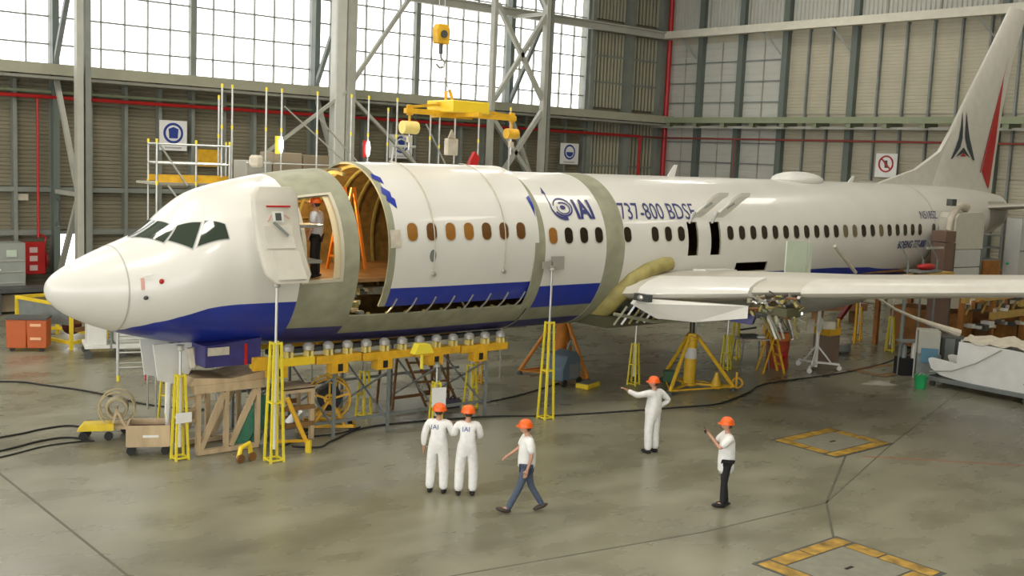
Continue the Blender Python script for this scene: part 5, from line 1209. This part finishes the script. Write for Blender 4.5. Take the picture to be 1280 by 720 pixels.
    if suit:
        s = SK(); p0 = torso(s, .18)
        for sd in 'LR': a = s.n(V['hip'+sd]*1.0, .125, p0); k = s.n(V['knee'+sd], .10, a); s.n(V['ankle'+sd]+Vector((0, 0, -.02)), .088, k)
        m = skinmesh(s.v, s.e, s.r, 0); m.materials.clear(); m.materials.append(top); link('overall', m, t)
    else:
        s = SK(); torso(s, .175, longer); m = skinmesh(s.v, s.e, s.r, 0); m.materials.clear(); m.materials.append(top); link('shirt', m, t)
        s = SK(); p0 = s.n(V['pelvis'], (.125, .105))
        for sd in 'LR': a = s.n(V['hip'+sd], .092, p0); k = s.n(V['knee'+sd], .07, a); s.n(V['ankle'+sd]+Vector((0, 0, -.035)), .058, k)
        m = skinmesh(s.v, s.e, s.r, 0); m.materials.clear(); m.materials.append(bottom); link('trousers', m, t)
    for sd in 'LR':
        a = V['ankle'+sd]; tv = V.get('toe'+sd, Vector((.13, 0, -.03))); fd = Vector((tv.x, tv.y, 0)).normalized() if Vector((tv.x, tv.y, 0)).length > .02 else Vector((1, 0, 0))
        pit = math.atan2(tv.z+.03, Vector((tv.x, tv.y, 0)).length+.001)
        b = B().sph((.055, 0, -.035), (.145, .05, .045), 12); M2 = Matrix((fd, Vector((0, 0, 1)).cross(fd), Vector((0, 0, 1)))).transposed()
        b.v = [tuple(a+M2@(Matrix.Rotation(-pit, 3, 'Y')@Vector(p))) for p in b.v]; b.build('shoe', shoes, t, True)
    if emblem:
        me3 = txt(emblem, .13); 
        bb = bpy.data.objects
        for v in me3.vertices: x, y = v.co.x, v.co.y; v.co = (V['chest'].x-.158, .115-x, V['chest'].z-.02+y)
        me3.materials.append(SIGNB); link('back_lettering', me3, t)
    return t
def stand(lean=0, ext=None):
    J = dict(pelvis=(0, 0, .90), spine=(.0, 0, 1.08), chest=(.0, 0, 1.26), neck=(.01, 0, 1.42), head=(.03, 0, 1.54), hipL=(0, .09, .84), hipR=(0, -.09, .84), kneeL=(.02, .12, .47), kneeR=(.02, -.12, .47), ankleL=(0, .13, .08), ankleR=(0, -.13, .08), shL=(0, .185, 1.345), shR=(0, -.185, 1.345), elbowL=(-.02, .26, 1.09), elbowR=(-.02, -.26, 1.09), wristL=(.06, .27, .87), wristR=(.06, -.27, .87))
    J.update(ext or {}); return J
AWAY = math.atan2(.766, .643)      # direction away from the camera
LEFT = AWAY+math.pi/2
person('person in white overall seen from behind, left of the pair', (5.35, -5.32, 0), AWAY-.12, stand(ext=dict(wristR=(.33, -.18, 1.22), elbowR=(.05, -.27, 1.10), wristL=(.02, .27, .86), face=(1, -.15, .0))), CLOTH, None, BLACK, suit=True, emblem='IAI')
person('person in white overall with hands raised in front, right of the pair', (5.72, -5.72, 0), AWAY+.1, stand(ext=dict(elbowL=(.06, .26, 1.12), wristL=(.30, .14, 1.26), elbowR=(.03, -.25, 1.10), wristR=(.22, -.17, 1.10), kneeR=(.03, -.13, .47), face=(1, .35, 0))), CLOTH, None, BLACK, suit=True, emblem='IAI')
wk = stand(ext=dict(kneeL=(.13, .09, .47), ankleL=(.33, .09, .09), kneeR=(-.1, -.09, .46), ankleR=(-.33, -.09, .13), toeR=(.1, 0, -.07), toeL=(.13, 0, .0), elbowR=(.12, -.23, 1.10), wristR=(.30, -.2, .98), elbowL=(-.05, .25, 1.08), wristL=(.02, .24, .84), head=(.05, 0, 1.53), pelvis=(0, 0, .87), hipL=(.02, .09, .82), hipR=(-.02, -.09, .82)))
person('person in loose white shirt and blue jeans walking left', (6.03, -7.05, 0), LEFT+.12, wk, CLOTH, DENIM, mat('brown_leather', (.05, .035, .03), .6), sleeve=0)
person('person in white overall pointing left with outstretched arm, other hand on hip', (10.95, -5.5, 0), AWAY+.75, stand(ext=dict(elbowL=(.10, .44, 1.30), wristL=(.22, .64, 1.42), elbowR=(-.10, -.40, 1.14), wristR=(.02, -.2, .98), face=(.7, .8, .0), kneeL=(.02, .1, .47), ankleL=(0, .1, .08))), CLOTH, None, BLACK, suit=True, sleeve=1)
ph = person('person in long white shirt and black trousers holding up a phone', (9.36, -8.8, 0), LEFT+.05, stand(ext=dict(elbowL=(.18, .2, 1.14), wristL=(.33, .07, 1.33), elbowR=(.18, -.2, 1.16), wristR=(.34, -.06, 1.36), kneeL=(.03, .06, .47), kneeR=(.0, -.07, .47), ankleL=(.04, .06, .08), ankleR=(-.06, -.06, .08))), CLOTH, BLACK, BLACK, sleeve=0, longer=.3)
t = thing('phone', 'dark phone held up by the person in black trousers', 'phone', (9.36+.43*math.cos(LEFT+.05), -8.8+.43*math.sin(LEFT+.05), 1.42), LEFT+.05); B().box((-.005, -.07, -.04), (.005, .07, .04)).build('phone_body', BLACK, t); B().box((-.008, -.065, -.035), (-.005, .065, .035)).build('screen', mat('phone_screen', (.05, .06, .08), .1), t)
person('person with orange helmet standing in the open aircraft doorway', (5.12, -1.1, 3.56), LEFT-.2, stand(ext=dict(wristR=(.2, -.22, 1.0))), mat('pale_grey_shirt', (.58, .58, .60), .85), BLACK, BLACK, sleeve=0)

# ---------------- every loose piece of these parts becomes a part of its own
SPLIT = {'brackets': 'bracket', 'knee_braces': 'knee_brace', 'guard_rail': 0, 'rail': 0, 'hinge_arms': 'hinge_arm', 'leg': 0, 'brace': 0, 'base_frame': 'base_bar', 'trolley_frame': 'frame_bar', 'rung': 0, 'contact_plate': 0, 'stand': 'strut', 'ladder_rail': 0, 'tarpaulin': 0, 'stand_leg': 0, 'red_arrows': 'red_arrow', 'eyes': 'eye', 'cross_beam': 0, 'strut': 0, 'nose_gear_strut': 0, 'arm': 0, 'sill_beam': 0, 'upright': 0, 'exposed_ribs': 'exposed_rib', 'green_glass_panel': 0, 'middle_unit': 0, 'amber_lid': 0}
for o in list(bpy.data.objects):
    nm = o.name.split('.')[0]
    if o.type != 'MESH' or nm not in SPLIT or o.get('category') or o.children: continue
    bm = bmesh.new(); bm.from_mesh(o.data); seen = set(); comps = []
    for f in bm.faces:
        if f.index in seen: continue
        st = [f]; comp = []; seen.add(f.index)
        while st:
            g = st.pop(); comp.append(g.index)
            for e in g.edges:
                for h in e.link_faces:
                    if h.index not in seen: seen.add(h.index); st.append(h)
        comps.append(comp)
    if len(comps) < 2: bm.free(); continue
    bm.faces.ensure_lookup_table(); new = SPLIT[nm] or nm; src = o.data
    for comp in comps:
        ids = {}; vs = []; fs = []; ms = []
        for fi in comp:
            f = bm.faces[fi]; q = []
            for v in f.verts:
                if v.index not in ids: ids[v.index] = len(vs); vs.append(tuple(v.co))
                q.append(ids[v.index])
            fs.append(q); ms.append(f.material_index)
        me = bpy.data.meshes.new(new); me.from_pydata(vs, [], fs)
        for m in src.materials: me.materials.append(m)
        me.polygons.foreach_set('material_index', ms)
        c = link(new, me, o.parent, o.location, o.rotation_euler)
    bm.free(); bpy.data.objects.remove(o)

GROUPS = {'support_jack': 'support jacks around the aircraft', 'tripod_jack': 'tripod jacks under the aircraft', 'person': 'people on the hangar floor', 'safety_sign': 'blue disc safety signs', 'floor_cover': 'yellow framed floor covers', 'lattice_column': 'lattice columns', 'floor_cable': 'cables on the floor', 'work_light': 'work lights on the scaffold', 'cardboard_box': 'boxes on the scaffold'}
for o in bpy.data.objects:
    g = GROUPS.get(o.name.split('.')[0])
    if g and o.get('category'): o['group'] = g
